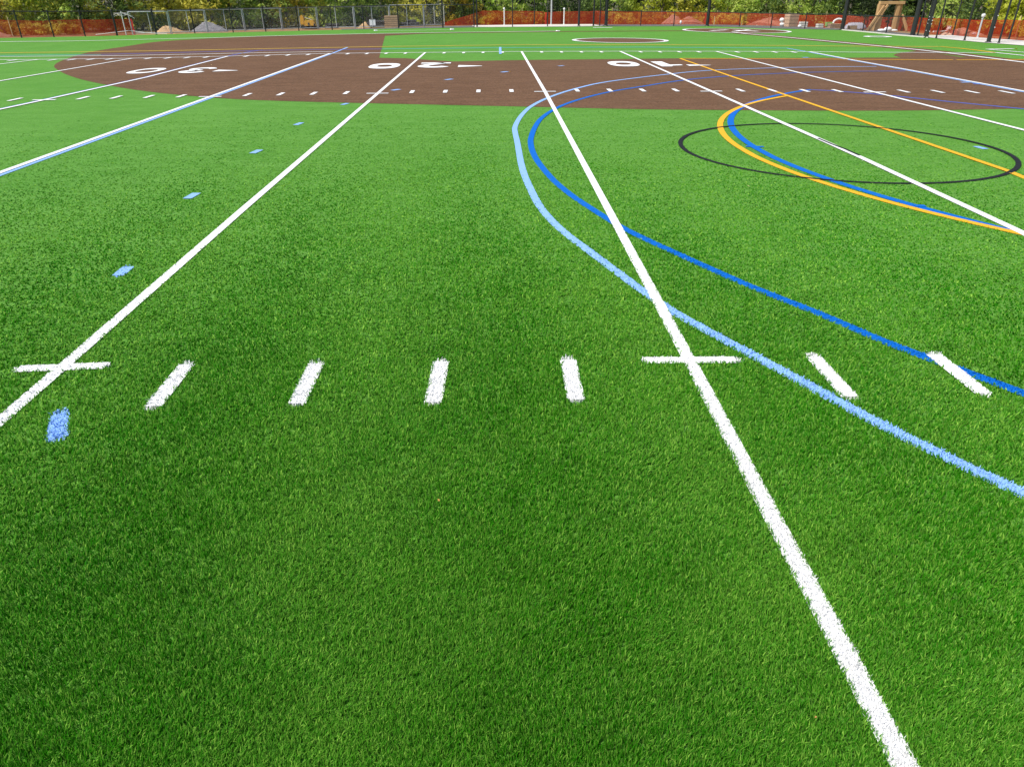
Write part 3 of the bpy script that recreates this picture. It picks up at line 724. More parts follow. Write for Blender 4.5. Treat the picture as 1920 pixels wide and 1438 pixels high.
# orange netting on stakes
def netting(label, tops, stakes, fold=None, sag=.04, strand=.026, step=.062):
    """tops: (x, y, height) along the run"""
    c = tops[0]; root = empty('safety_net', (c[0], c[1], 0)); tag(root, label, 'netting', 'orange safety netting')
    P = [Vector(p) for p in tops]; V, F = [], []
    run = []
    for a, b in zip(P, P[1:]):
        n = max(1, int((b-a).to_2d().length/step))
        for k in range(n): run.append(a.lerp(b, k/n))
    run.append(P[-1])
    for i, q in enumerate(run): q.z += -sag*abs(math.sin(i*.035))-.012*math.sin(i*.21)
    for p, q in zip(run, run[1:]):
        d = (q-p); d.z = 0
        if d.length < 1e-5: continue
        e = d.normalized()*min(strand, d.length*.6)
        n = len(V); V += [(p.x, p.y, .0), (p.x+e.x, p.y+e.y, .0), (p.x+e.x, p.y+e.y, p.z), (p.x, p.y, p.z)]; F.append((n, n+1, n+2, n+3))
    rows = 20
    for p, q in zip(run[::4], run[4::4]+[run[-1]]):
        if (q-p).to_2d().length < 1e-5: continue
        for j in range(rows+1):
            t = j/rows; w = .011 if j not in (0, rows) else .03
            n = len(V); z0, z1 = p.z*t, q.z*t
            V += [(p.x, p.y+.004, z0-w), (q.x, q.y+.004, z1-w), (q.x, q.y+.004, z1), (p.x, p.y+.004, z0)]; F.append((n, n+1, n+2, n+3))
    V = [(x-c[0], y-c[1], z) for x, y, z in V]
    mb = MB(); mb.v = V; mb.f = F; mb.build('mesh', M['orange'], root)
    for (x, y, h) in stakes:
        MB().box((x-c[0], y+.05-c[1], h/2), (.035, .03, h)).build('stake', M['stakewood'], root)
    if fold:
        x, y, h = fold
        mb = MB()
        for k in range(5):
            z0, z1 = h*k/5, h*(k+1)/5
            mb.beam((x-c[0]+.03*math.sin(k*2.1), y-c[1]-.04, z0), (x-c[0]+.03*math.sin((k+1)*2.1), y-c[1]-.04, z1), .13, .05)
        mb.build('gathered_edge', M['redcloth'], root)
    return root
netting('orange safety netting behind the black fence at the left edge, yellow shrubs showing through',
    [(-34.208, 53.243, 1.173), (-32.845, 53.517, 1.155), (-31.147, 53.908, 1.081), (-29.751, 54.19, 1.031), (-27.768, 54.889, 1.078), (-25.647, 55.42, 1.081), (-24.309, 55.912, 1.104)],
    [(-31.99, 53.631, 1.305), (-27.6, 54.948, 1.269)], (-24.178, 55.98, 1.066))
netting('orange safety netting rising from the ground beside the last grey fence panel',
    [(-1.543, 72.069, 0.253), (-0.209, 72.255, 0.607), (1.341, 72.401, 1.03), (2.117, 72.55, 1.228)], [])
netting('orange safety netting behind the concrete pavement, yellow shrubs right behind it',
    [(2.117, 72.55, 1.228), (4.201, 72.746, 1.214), (6.299, 72.943, 1.199), (8.129, 72.884, 1.093)], [(5.992, 73.162, 1.427)], (8.284, 72.853, 1.028))
netting('long orange safety netting along the middle, from the thick fold to the timber frame',
    [(8.129, 72.884, 1.038), (9.959, 72.825, 1.129), (12.811, 72.557, 1.135), (17.299, 71.328, 1.083), (20.231, 70.122, 1.049), (23.363, 68.893, 1.016), (26.008, 66.925, 0.982), (27.539, 64.975, 0.965), (29.281, 62.063, 0.918), (31.445, 60.685, 0.92), (32.635, 58.379, 0.863)],
    [(10.539, 72.864, 1.451), (14.69, 72.172, 1.431), (19.169, 70.641, 1.378), (23.903, 68.491, 1.202), (27.583, 65.101, 1.22), (31.095, 61.355, 1.182)], (22.971, 69.12, 0.918))
netting('orange safety netting on the right behind the concrete path, running to the right edge',
    [(32.635, 58.379, 0.863), (33.943, 54.953, 0.869), (33.736, 50.402, 0.936), (33.128, 47.617, 0.982), (33.722, 46.156, 0.944), (33.933, 43.652, 0.985), (34.125, 41.87, 0.991), (34.161, 40.466, 1.034), (33.988, 37.345, 1.062)],
    [(33.841, 52.264, 1.065), (33.302, 47.669, 1.144), (34.034, 43.705, 1.115), (34.177, 41.306, 1.25)], (33.027, 47.633, 0.941))

# ------------------------------------------------------------------ tall poles
def pole(u, h, r, label, name='net_pole', m='blackmetal', knob=False, bolts=False, cat='pole', group='black net poles'):
    x, y = u[:2]
    root = empty(name, (x, y, 0)); tag(root, label, cat, group)
    MB().tube((0, 0, -.05), (0, 0, h), r, n=10).build('shaft', M[m], root)
    MB().tube((0, 0, 0), (0, 0, .05), r*1.7, r*1.4, n=10).build('base_collar', M[m], root)
    if knob: MB().ball((0, 0, h+.05), .10 if knob is True else knob, 12, 8).build('ball_cap', M['plastic'], root)
    if bolts:
        for z in bolts: MB().ball((r*.5, -r, z), .028, 8, 5).build('white_marker', M['plastic'], root)
    return root
BP = [((-1.346, 65.981), .06, 'black pole where the grey fence panels end'), ((1.292, 72.259), .05, 'thin black pole, left one of a close pair beside the rising orange netting'),
      ((1.686, 66.969), .065, 'thin black pole, right one of a close pair beside the rising orange netting'), ((4.888, 66.633), .045, 'thin black pole on the concrete right of the short white post'),
      ((7.154, 72.46), .05, 'thin black pole in front of yellow shrubs and netting'), ((8.068, 66.963), .045, 'thin black pole beside the tall light grey pole'),
      ((10.891, 66.829), .10, 'medium black pole right of the light grey posts on the concrete'), ((12.226, 66.844), .075, 'black pole near the right end of the concrete pavement'),
      ((12.872, 67.4), .055, 'thin black pole just left of the thick black pole in the middle'), ((13.439, 67.429), .15, 'thick black pole in the middle of the far edge'),
      ((22.093, 64.958), .14, 'thick black pole right of the two soil heaps'), ((30.112, 55.715), .15, 'thick black pole left of the timber frame, leaning out of the top'),
      ((30.503, 46.048), .15, 'thick black pole just right of the timber frame'), ((30.598, 45.599), .045, 'thin black pole closest to the thick pole right of the timber frame'),
      ((30.576, 44.754), .045, 'thin black pole left of the pole with white markers'), ((30.101, 43.6), .10, 'black pole with small white markers on its side'),
      ((30.19, 42.675), .045, 'thin black pole on the kerb of the concrete path, left of the white valve'), ((33.227, 46.156), .04, 'thin black pole at the back of the concrete path, right of the white valve'),
      ((30.472, 40.206), .05, 'thin black pole left of the white topped post on the concrete path'), ((30.592, 38.148), .11, 'black pole with a white band, close to the right edge'),
      ((30.674, 37.36), .05, 'thin black pole second from the right edge'), ((33.426, 40.744), .05, 'thin black pole behind the path, nearest the right edge')]
for (p, r, lab) in BP:
    b = None
    if 'white markers' in lab: b = (.35, .75, .95, 1.12)
    if 'white band' in lab: b = (.75, 1.32)
    pole(p, 9.0 if r > .12 else 6.0, r, lab, bolts=b)
pole((4.224, 72.13), 1.336, .055, 'short white post with a round cap beside the black pole on the concrete', 'lamp_post', 'plastic', .10, cat='post', group='light posts on the concrete')
pole((9.992, 71.887), 1.284, .055, 'short white post with a ball cap in front of red netting', 'lamp_post', 'plastic', .11, cat='post', group='light posts on the concrete')
pole((8.788, 72.284), 5.0, .075, 'tall light grey pole in front of red netting', 'utility_pole', 'galv', cat='pole', group='light posts on the concrete')
pole((33.017, 43.118), 1.163, .05, 'light grey post with a white ball on top on the concrete path at right', 'lamp_post', 'galv', .12, cat='post', group='light posts on the concrete')

# black ball-stop net between the right-hand poles
def stop_net(label, a, b, h, step=.14):
    root = empty('ball_stop_net', (a[0], a[1], 0)); tag(root, label, 'net')
    mb = MB(); L = math.hypot(b[0]-a[0], b[1]-a[1]); n = int(L/step)
    for i in range(n+1):
        x, y = (b[0]-a[0])*i/n, (b[1]-a[1])*i/n; mb.wire((x, y, 1.1), (x, y, h), .0035)
    for j in range(int((h-1.1)/step)+1):
        z = 1.1+j*step; mb.wire((0, 0, z), (b[0]-a[0], b[1]-a[1], z), .0035)
    mb.build('net_mesh', M['blackmetal'], root)
    MB().tube((0, 0, h), (b[0]-a[0], b[1]-a[1], h), .012, n=5).build('head_rope', M['blackmetal'], root)
stop_net('black ball stop net above the concrete path at right, seen against dark trees', (30.101, 43.6), (30.592, 38.148), 5.6)
stop_net('black ball stop net between the poles over the concrete pavement in the middle', (8.068, 66.963), (13.439, 67.429), 5.6)

# ------------------------------------------------------------------ heaps and site materials
def heap(name, label, u, half, h, m, seed, depth=.8, peak=0.0, second=None):
    g = np.random.default_rng(seed); nr, na = 16, 40
    V = []; F = []
    for j in range(nr+1):
        r = j/nr
        for i in range(na):
            t = 2*PI*i/na
            k = 1+.10*math.sin(3*t+seed)+.06*math.sin(7*t+seed*2)
            x = math.cos(t)*half*r*k; y = math.sin(t)*half*depth*r*k
            z = h*max(0, 1-r**1.12)*(1-.1*math.sin(5*t+seed)*r)
            x += peak*half*(1-r)
            if second:
                z = max(z, second[1]*max(0, 1-math.hypot(x-second[0]*half, y*1.1)/(half*second[2])))
            z += (float(g.normal(0, .03*h))+.05*h*math.sin(x*9+seed)*math.sin(y*8+2*seed)+.03*h*math.sin(x*21+y*17))*(1 if 0 < j < nr else 0)
            V.append((x, y, max(z, 0) if j < nr else -.12))
    for j in range(nr):
        for i in range(na):
            F.append((j*na+i, (j+1)*na+i, (j+1)*na+(i+1) % na, j*na+(i+1) % na))
    mb = MB(); mb.v = V; mb.f = F
    o = mb.build(name, m, None, True); o.location = (u[0], u[1], -.02)
    return tag(o, label, 'heap')
heap('sand_heap', 'rounded tan sand heap behind the fence at left', (-22.669, 58.979), 1.238, 0.572*.95, M['sand'], 1, peak=-.25)
heap('gravel_heap', 'grey gravel heap, taller than the sand heap beside it', (-20.671, 62.235), 1.526, 0.754, M['gravel'], 2, peak=-.12)
heap('sand_heap', 'small sand heap beside the black pipes and the white board', (-8.528, 67.426), 0.622, 0.544*.9, M['sand'], 3, peak=.1)
heap('soil_heap', 'pinkish soil heap with a sharp peak left of the thick black pole', (20.578, 71.433), 1.225, 0.83, M['reddirt'], 4, peak=-.05)
heap('soil_heap', 'broad low soil heap right of the sharp peaked one', (22.046, 70.667), 1.373, 0.696, M['reddirt'], 5, peak=-.2)
heap('soil_heap', 'long soil heap left of the paver stack, rising to the right', (28.299, 66.753), 2.083, 0.682, M['reddirt'], 6, peak=.05, second=(.62, .55, .5))
heap('soil_heap', 'low pinkish soil heap at the left edge of the field', (-33.892, 54.471), 1.401, .42, M['reddirt'], 8, depth=.5)
heap('soil_heap', 'dark red soil bank behind the white valve at right', (34.335, 47.199), 1.493, .42, M['reddirt'], 9, depth=.4)

def stack(name, label, u, w, h, d, rows, m, cat, rz=0.0, gap=.03):
    root = empty(name, (u[0], u[1], 0), rz); tag(root, label, cat)
    lh = h/rows
    for j in range(rows):
        g = random.uniform(-.02, .02)
        MB().box((g*w, 0, lh*(j+.5)), (w*(1-abs(g)), d, lh-gap)).build('layer', M[m], root)
        if j: MB().box((0, -.01, lh*j), (w*.96, d*.94, gap*1.2)).build('spacer', M['bark'], root)
    return root
stack('board_stack', 'tall tan stack of boards behind the fence, right of the white board', (-5.972, 67.086), 1.238, 0.963, 1.1, 6, 'pallet', 'stack')
stack('paver_stack', 'tall stack of tan pavers behind the low black fence', (28.707, 62.671), 0.911, 1.021, .9, 4, 'paver', 'stack', .15)
stack('paver_pallet', 'small pale pallet load right of the tall paver stack', (29.184, 61.224), 0.581, 0.422, .6, 3, 'concrete', 'stack', -.1)
stack('paver_pallet', 'low pale pallet load left of the striped stone pile', (30.081, 59.988), 0.438, 0.301, .5, 2, 'concrete', 'stack', .05)
stack('paver_pallet', 'striped pile of flat stones beside the thick black pole', (30.961, 59.134), 1.092, 0.325, .8, 5, 'paver', 'stack', .05)
def bags(name, label, u, parts, m, cat):
    root = empty(name, (u[0], u[1], 0)); tag(root, label, cat)
    for (dx, dz, r, sx, sz) in parts:
        MB().ball((dx, 0, dz), r, 14, 8, (sx, .8, sz)).build('bag', M[m], root, True)
bags('bag_pile', 'two white bags stacked against the tall paver stack', (28.08, 63.043), [(0, .17, .22, 1, .8), (-.08, .5, .22, .95, .8)], 'plastic', 'bags')
bags('bag_pile', 'small white bag on the ground left of a pale pallet load', (28.63, 60.488), [(0, .1, .14, 1.2, .8)], 'plastic', 'bags')
bags('bag_pile', 'white sheeting heaped at the foot of the timber frame', (31.695, 52.067), [(-.3, .08, .22, 1.6, .5), (.15, .14, .25, 1.2, .7), (.55, .07, .2, 1.8, .45)], 'plastic', 'sheeting')
bags('bag_pile', 'white bag lying on the slope of the soil heap', (20.777, 69.413), [(0, .2, .13, .8, 1.2)], 'plastic', 'bags')
bags('bag_pile', 'small white lump on the soil behind the concrete path', (34.248, 45.564), [(0, .1, .11, 1.3, .8)], 'plastic', 'bags')
root = empty('drain_arch', (*(31.221, 59.432), 0)); tag(root, 'white arched drain pipe end on top of the stone pile', 'pipe')
MB().path([(.42*math.cos(t*PI/10), -.3, .36+.30*math.sin(t*PI/10)) for t in range(11)], .075, 8).build('arch', M['plastic'], root)
MB().box((-.62, 0, .28), (.5, .4, .30)).build('green_cover', M['greencover'], root)
# tarp over a pile, and a brown crate before it
tp = empty('tarp_pile', (*(31.889, 57.408), 0)); tag(tp, 'grey tarpaulin over a long pile left of the timber frame', 'tarpaulin')
V = []; nx, ny = 18, 6; W_ = 1.601
for i in range(nx+1):
    for j in range(ny+1):
        s, t = i/nx-.5, j/ny-.5
        z = .42*(1-(2*s)**6)*(1-(2*t)**4)+.05*math.sin(i*1.7+j*2.1)
        V.append((s*W_, t*.9, max(0, z)))
mb = MB(); mb.v = V; mb.f = [(i*(ny+1)+j, (i+1)*(ny+1)+j, (i+1)*(ny+1)+j+1, i*(ny+1)+j+1) for i in range(nx) for j in range(ny)]
mb.build('sheet', M['tarp'], tp, True)
cr = empty('wooden_crate', (*(31.03, 56.072), 0), .1); tag(cr, 'small brown wooden crate in front of the grey tarpaulin', 'crate')
for sx in (-1, 1): MB().box((sx*.27, 0, .14), (.04, .4, .28)).build('side_board', M['pallet'], cr)
for sy in (-1, 1): MB().box((0, sy*.2, .14), (.5, .03, .26)).build('side_board', M['pallet'], cr)
MB().box((0, 0, .02), (.5, .37, .03)).build('bottom_board', M['pallet'], cr)

# timber frame
c = (32.266, 53.467); S_ = 0.04
tf = empty('timber_frame', (c[0], c[1], 0)); tag(tf, 'tall frame of fresh timber posts with slanting braces', 'timber frame')
X = lambda px: (px-1657)*S_
ht = 1.766
MB().beam((X(1642), 0, 0), (X(1642), 0, ht), 10*S_, .35).build('post', M['wood'], tf)
MB().beam((X(1673.5), 0, 0), (X(1673.5), 0, ht), 5*S_, .30).build('post', M['wood'], tf)
MB().beam((X(1680), .12, 0), (X(1680), .12, ht), 5*S_, .22).build('post', M['wood'], tf)
MB().beam((X(1638), -.02, ht+.08), (X(1683), -.02, ht+.08), .34, .20).build('top_beam', M['wood'], tf)
MB().beam((X(1620.5), -.35, 0), (X(1645), -.25, ht-.12), .11, .14).build('brace', M['wood'], tf)
MB().beam((X(1626), -.30, 0), (X(1651.5), -.22, ht-.05), .11, .14).build('brace', M['wood'], tf)
MB().beam((X(1700), -.2, 0), (X(1683), -.18, ht*.60), .10, .13).build('brace', M['wood'], tf)
MB().beam((X(1695), -.35, 0), (X(1684), -.30, ht*.45), .09, .12).build('brace', M['wood'], tf)

# yellow machine
c = (-13.146, 65.872); S_ = 0.047
mc = empty('compact_loader', (c[0], c[1], 0)); tag(mc, 'small yellow construction machine with a tall rounded front shield', 'machine')
X = lambda px: (px-581)*S_
hm = lambda v: (54.2-v)*S_*1.12
mb = MB()
pl = [(X(566), hm(48)), (X(566.5), hm(36.5)), (X(568.5), hm(34)), (X(571.5), hm(34)), (X(573), hm(37)), (X(572.6), hm(48))]
mb.prism(pl, (0, 0, 0), .7, 0); mb.build('front_shield', M['machine'], mc)
mb = MB(); pl = [(X(574), hm(50)), (X(574), hm(42)), (X(580), hm(41.4)), (X(591), hm(41.6)), (X(595), hm(49)), (X(597), hm(53)), (X(578), hm(51.5))]
mb.prism(pl, (0, 0, 0), .9, 0); body = mb.build('engine_body', M['machine'], mc)
MB().box((X(582), -.47, hm(47)), (.14, .03, .2)).build('vent', M['rubber'], body)
MB().box((X(592.5), -.47, hm(48)), (.12, .03, .16)).build('vent', M['rubber'], body)
MB().beam((X(573), -.1, hm(37)), (X(583), -.1, hm(39.5)), .05, .05).build('lift_arm', M['galv'], mc)
MB().beam((X(583), -.1, hm(39.5)), (X(588), -.1, hm(41.5)), .05, .05).build('lift_arm', M['galv'], mc)
for sy in (-.34, .34):
    mb = MB(); pl = [(X(568), 0), (X(566.5), .10), (X(568), .22), (X(595), .24), (X(598), .12), (X(596), 0)]
    mb.prism(pl, (0, sy, 0), .22, 0); mb.build('track', M['rubber'], mc)
for x in (566.8, 571): MB().box((X(x+1), -.2, hm(50.5)), (.07, .08, .34)).build('stand_leg', M['wood'], mc)

# white board, black pipes, bales
c = (-7.545, 65.854)
sb = empty('notice_board', (c[0], c[1]-.08, 0)); tag(sb, 'blank white board hung on the grey fence', 'board')
zb = 0.212; zt = 0.692
MB().box((0, 0, (zb+zt)/2), (0.522, .02, zt-zb)).build('panel', M['signwhite'], sb)
MB().box((0, -.02, (zb+zt)/2), (.035, .015, zt-zb)).build('batten', M['galv'], sb)
MB().box((0, -.015, zt+.02), (0.38, .025, .05)).build('top_clip', M['bark'], sb)
def pipes(label, u, specs):
    root = empty('pipe_bundle', (u[0], u[1], 0)); tag(root, label, 'pipes')
    for (x0_, x1_, z, r) in specs:
        mb = MB(); mb.tube((x0_, 0, z), (x1_, .1, z), r, n=14); mb.build('pipe', M['rubber'], root, False)
pipes('black plastic pipes beside the small sand heap, behind the white board', (-7.604, 67.386), [(-.75, 1.0, .17, .17), (-.5, 1.1, .42, .17), (-.7, .8, .28, .17)])
pipes('black plastic pipes right of the tan board stack', (-4.63, 69.507), [(-.85, -.05, .18, .18), (-.1, .85, .19, .19), (-.2, .6, .44, .12)])
pipes('low dark pipes behind the grey fence right of the yellow machine', (-11.241, 66.023), [(-.6, .6, .12, .12), (-.4, .7, .28, .1)])

# stakes, tape and small things among the heaps
def stake(label, u, h, w=.06, m='stakewood', name='survey_stake', cat='stake'):
    mb = MB(); mb.box((0, 0, h/2), (w, .04, h)); mb.add([(-w/2, -.02, h), (w/2, -.02, h), (w/2, .02, h), (-w/2, .02, h), (0, 0, h+.08)], [(0, 1, 4), (1, 2, 4), (2, 3, 4), (3, 0, 4)])
    o = mb.build(name, M[m]); o.location = (u[0], u[1], 0); return tag(o, label, cat)
stake('wooden survey stake right of the thick black pole, before orange netting', (23.613, 68.258), 0.646)
o = stake('bright yellow ribbon bunched on a stake beside the long soil heap', (25.532, 66.182), 0.445, .05)
mb = MB()
for k in range(7): mb.beam((.05*math.sin(k), .03*math.cos(k), .78-.03*k), (.09*math.sin(k*2.3), .05*math.cos(k*1.9), .12+.05*k), .06, .02)
mb.build('ribbon', M['tape'], o)
a, b = (20.507, 70.217, 0.442), (23.2, 69.222, 0.694)
mb = MB(); q = [Vector(a).lerp(Vector(b), t/12)-Vector((0, 0, .12*math.sin(t/12*PI))) for t in range(13)]
for i in range(12): mb.beam(q[i]-q[0], q[i+1]-q[0], .012, .06)
o = mb.build('caution_tape', M['tape']); o.location = a; tag(o, 'yellow tape stretched across the soil heaps to the thick black pole', 'tape')
# valve and pipe at right
c = (34.454, 48.854)
vv = empty('water_valve', (c[0], c[1], 0)); tag(vv, 'white water valve with a pipe lying to its left on the red soil', 'valve')
MB().ball((0, 0, .28), .13, 12, 8, (1.25, .9, .9)).build('valve_body', M['plastic'], vv, True)
MB().tube((0, 0, -.02), (0, 0, .42), .05, n=8).build('stem', M['plastic'], vv)
MB().tube((-.16, 0, .43), (.16, 0, .43), .03, n=6).build('hand_wheel', M['plastic'], vv)
MB().path([(-.05, 0, .2), (-.3, -.05, .13), (-.75, -.1, .1), (-1.1, -.1, .12)], .05, 8).build('pipe', M['plastic'], vv)
# tangled white stakes on a white post by the left netting
c = (-24.538, 55.598); h = 1.626
wp = empty('sign_post', (c[0], c[1]-.25, 0)); tag(wp, 'white post with tangled white straps at its top beside the left netting', 'post')
MB().tube((0, 0, 0), (0, 0, h), .038, n=8).build('post', M['plastic'], wp)
for k in range(7):
    t = k*.95; s = -1 if k % 2 else 1
    MB().path([(0, 0, h-.1-.05*k), (s*.35, .05*k-.1, h-.22+.06*math.sin(t)), (s*(.55+.05*k), .1, h-.10-.07*k)], .013, 5).build('strap', M['plastic'], wp)
o = MB().path([(0, 0, .06), (1.2, .2, .18), (2.4, .35, .3), (3.6, .5, .14), (5.0, .7, .04)], .018, 6).build('hose', M['plastic'])
o.location = (*(-26.579, 54.88), 0); tag(o, 'white hose lying along the foot of the left netting', 'hose')
# bases standing on the far turf
def base(label, u, w=.26, h=.08):
    mb = MB(); mb.box((0, 0, h/2), (w, w, h), .4, .82); o = mb.build('base_bag', M['plastic']); o.location = (u[0], u[1], .012); return tag(o, label, 'base', 'white bases')
base('white base bag at the left end of the far white line', (-6.39, 59.532))
base('white base bag at the right end of the far white line', (-0.264, 60.619), .28, .09)
base('white base bag at the corner where green meets the far foul line', (8.175, 56.607), .26, .05)
# leaf litter
def litter(label, u, s, m, rz):
    pts = [(0, -.5), (.22, -.2), (.3, .1), (.12, .35), (0, .6), (-.14, .3), (-.28, .05), (-.2, -.25)]
    mb = MB(); mb.add([(x*s, y*s, .028+.25*s*x*x*4) for x, y in pts]+[(x*s, y*s, .025+.25*s*x*x*4) for x, y in pts],
        [tuple(range(8)), tuple(range(15, 7, -1))]+[(i, 8+i, 8+(i+1) % 8, (i+1) % 8) for i in range(8)])
    o = mb.build('fallen_leaf', m); o.location = (u[0], u[1], .004); o.rotation_euler = (.3, .2, rz); return tag(o, label, 'leaf', 'fallen leaves')
litter('tiny brown leaf on the grass in the middle of the foreground', (2.826, -1.617), .017, M['deadleaf'], .6)
litter('tiny orange brown leaf on the grass left of the wide white line near the bottom', (4.295, -2.94), .012, M['deadleaf'], 2)
litter('tiny pale speck of leaf on the grass below the black circle', (6.658, 5.226), .035, M['stakewood'], 1)
litter('tiny pale speck of leaf on the brown infield near the digit 3', (-8.202, 26.665), .07, M['stakewood'], 1)
litter('tiny yellow leaf on the brown infield right of a pale blue dash', (3.72, 22.654), .08, M['tape'], 2)
litter('tiny yellow leaf on the grass at the right, beyond the angle mark', (28.377, 32.418), .14, M['tape'], 2)

# ------------------------------------------------------------------ trees
edge = [(-40.988, 58.094), (-36.295, 59.213), (-26.819, 61.663), (-17.419, 67.508), (-5.798, 71.43), (4.488, 74.26), (15.027, 73.375), (24.633, 69.833), (29.968, 63.844), (33.55, 56.684), (35.776, 49.647), (36.211, 43.525), (36.463, 38.074)]
sheet('forest_ground', edge+[(900, 900), (900, 1450), (-900, 1450), (-900, 300)], -.03, M['floor'])
def leaf_cloud(centres, radii, per, size, g, flat=.75):
    C_ = np.repeat(centres, per, axis=0); Rr = np.repeat(radii, per)
    d = g.normal(size=(len(C_), 3)); d /= np.linalg.norm(d, axis=1)[:, None]
    p = C_+d*(Rr*g.uniform(.25, 1.0, len(C_))**.6)[:, None]*np.array([1, 1, flat])
    n = len(p); s = size*g.uniform(.6, 1.4, n)
    a = g.normal(size=(n, 3)); a /= np.linalg.norm(a, axis=1)[:, None]
    up = g.normal(size=(n, 3))*.8+np.array([0, 0, .9]); b = np.cross(a, up); b /= np.linalg.norm(b, axis=1)[:, None]+1e-6
    A = a*s[:, None]; B = b*(s*.42)[:, None]
    V = np.empty((n, 4, 3)); V[:, 0] = p-A; V[:, 1] = p-B*.9-A*.1; V[:, 2] = p+A; V[:, 3] = p+B+A*.1
    i = np.arange(n)*4
    tint = np.repeat(np.clip(g.beta(1.3, 2.6, n)+np.repeat(g.normal(0, .14, len(centres)), per), 0, 1), 4)
    V = V.reshape(-1, 3); V[:, 2] = np.maximum(V[:, 2], .03)
    return V, np.c_[i, i+1, i+2, i+3], tint

def tree(name, label, u, h, r, kind, seed, low=.25, trunk='bark', tr=.14, clumps=92, per=36, size=.15, cat='tree', group=None):
    g = np.random.default_rng(seed)
    root = empty(name, (u[0], u[1], -.04)); tag(root, label, cat, group)
    mb = MB(); pts = [Vector((0, 0, 0))]; n = 6
    for k in range(1, n+1):
        pts.append(Vector((g.normal(0, .06)*k, g.normal(0, .06)*k, h*.85*k/n)))
    for k in range(n): mb.tube(pts[k], pts[k+1], tr*(1-.75*k/n), tr*(1-.75*(k+1)/n), n=8, cap=k in (0, n-1))
    for k in range(7):
        z = g.uniform(.12, .7)*h; t = g.uniform(0, 2*PI); p = pts[0].lerp(pts[-1], z/(h*.85))
        q = p+Vector((math.cos(t)*r*.75, math.sin(t)*r*.75, r*g.uniform(.1, .6))); mid = p.lerp(q, .5)+Vector((0, 0, .1*r))
        mb.tube(p, mid, tr*.35, tr*.22, n=5, cap=False); mb.tube(mid, q, tr*.22, tr*.06, n=5, cap=False)
    mb.build('trunk', M[trunk], root, True)
    # clump centres: mostly out on the crown's surface, more of them low down where branches reach the ground
    t = g.uniform(0, 2*PI, clumps); z = low+(h-low)*g.beta(1.0, 1.7, clumps)
    zz = (z-low)/(h-low); prof = np.sqrt(np.clip(1-(zz*1.02-.22)**2/.70, .03, 1))
    rr = r*prof*g.uniform(.45, 1.05, clumps)
    cen = np.c_[np.cos(t)*rr, np.sin(t)*rr, z]; rad = r*g.uniform(.16, .34, clumps)
    V, F, ti = leaf_cloud(cen, rad, per, size, g)
    link_mesh('crown', np_mesh('crown', V, F, None, ti), LEAF[kind], root)
    return root

TR = [((-39.046, 61.594), 'yellow', 8, 2.6), ((-37.595, 62.38), 'olive', 9, 2.8), ((-36.17, 62.669), 'bright', 8, 2.4), ((-34.757, 63.499), 'green', 9, 2.6), ((-33.293, 63.798), 'green', 8, 2.3), ((-32.013, 64.134), 'olive', 9, 2.5), ((-30.571, 64.447), 'dark', 10, 2.6), ((-29.497, 65.401), 'olive', 9, 2.2), ((-27.762, 65.684), 'dark', 9, 2.3), ((-26.415, 66.039), 'olive', 8, 2), ((-25.154, 67.022), 'olive', 9, 2.4), ((-23.868, 67.41), 'olive', 8, 2.3), ((-22.209, 67.738), 'olive', 9, 2.4), ((-20.698, 68.741), 'green', 8, 2.3), ((-19.565, 69.851), 'dark', 9, 2.4), ((-18.298, 70.291), 'green', 8, 2.2), ((-16.462, 71.329), 'yellow', 9, 2.2), ((-14.937, 71.747), 'olive', 8, 2.2), ((-13.34, 72.16), 'green', 9, 2.3), ((-11.762, 73.326), 'green', 8, 2.4), ((-9.314, 74.366), 'dark', 10, 2.6), ((-7.791, 74.063), 'dark', 9, 2.4), ((-5.59, 75.191), 'olive', 8, 2.5), ((-3.586, 75.588), 'olive', 9, 2.6), ((-1.222, 76.75), 'dark', 9, 2.4), ((0.157, 76.464), 'yellow', 8, 2), ((1.951, 76.932), 'green', 9, 2.3), ((4.253, 76.45), 'green', 8, 2.4), ((6.456, 76.838), 'green', 9, 2.3), ((9.214, 76.943), 'dark', 10, 2.6), ((11.965, 76.877), 'dark', 9, 2.6), ((14.134, 76.587), 'dark', 9, 2.3), ((15.919, 75.685), 'green', 8, 2.5), ((18.278, 75.182), 'bright', 9, 2.2), ((20.06, 74.631), 'bright', 8, 2.5), ((21.499, 74.325), 'olive', 8, 2.2), ((24.732, 72.972), 'bright', 8, 2.4), ((25.943, 72.227), 'green', 9, 2.4), ((27.332, 71.135), 'green', 8, 2.5), ((28.728, 69.603), 'green', 9, 2.5), ((30.288, 67.501), 'dark', 9, 2.6), ((31.586, 65.545), 'green', 8, 2.3), ((32.414, 64.297), 'green', 9, 2.2), ((33.605, 62.503), 'dark', 9, 2.6), ((34.647, 59.855), 'deep', 10, 2.6), ((35.613, 57.401), 'deep', 9, 2.4), ((36.132, 55.186), 'dark', 10, 2.4), ((37.094, 52.563), 'green', 8, 2), ((37.353, 50.693), 'green', 8, 1.9), ((37.664, 48.926), 'dark', 9, 2), ((37.824, 47.285), 'bright', 4.5, 1.7), ((37.748, 45.042), 'bright', 5, 1.9)]
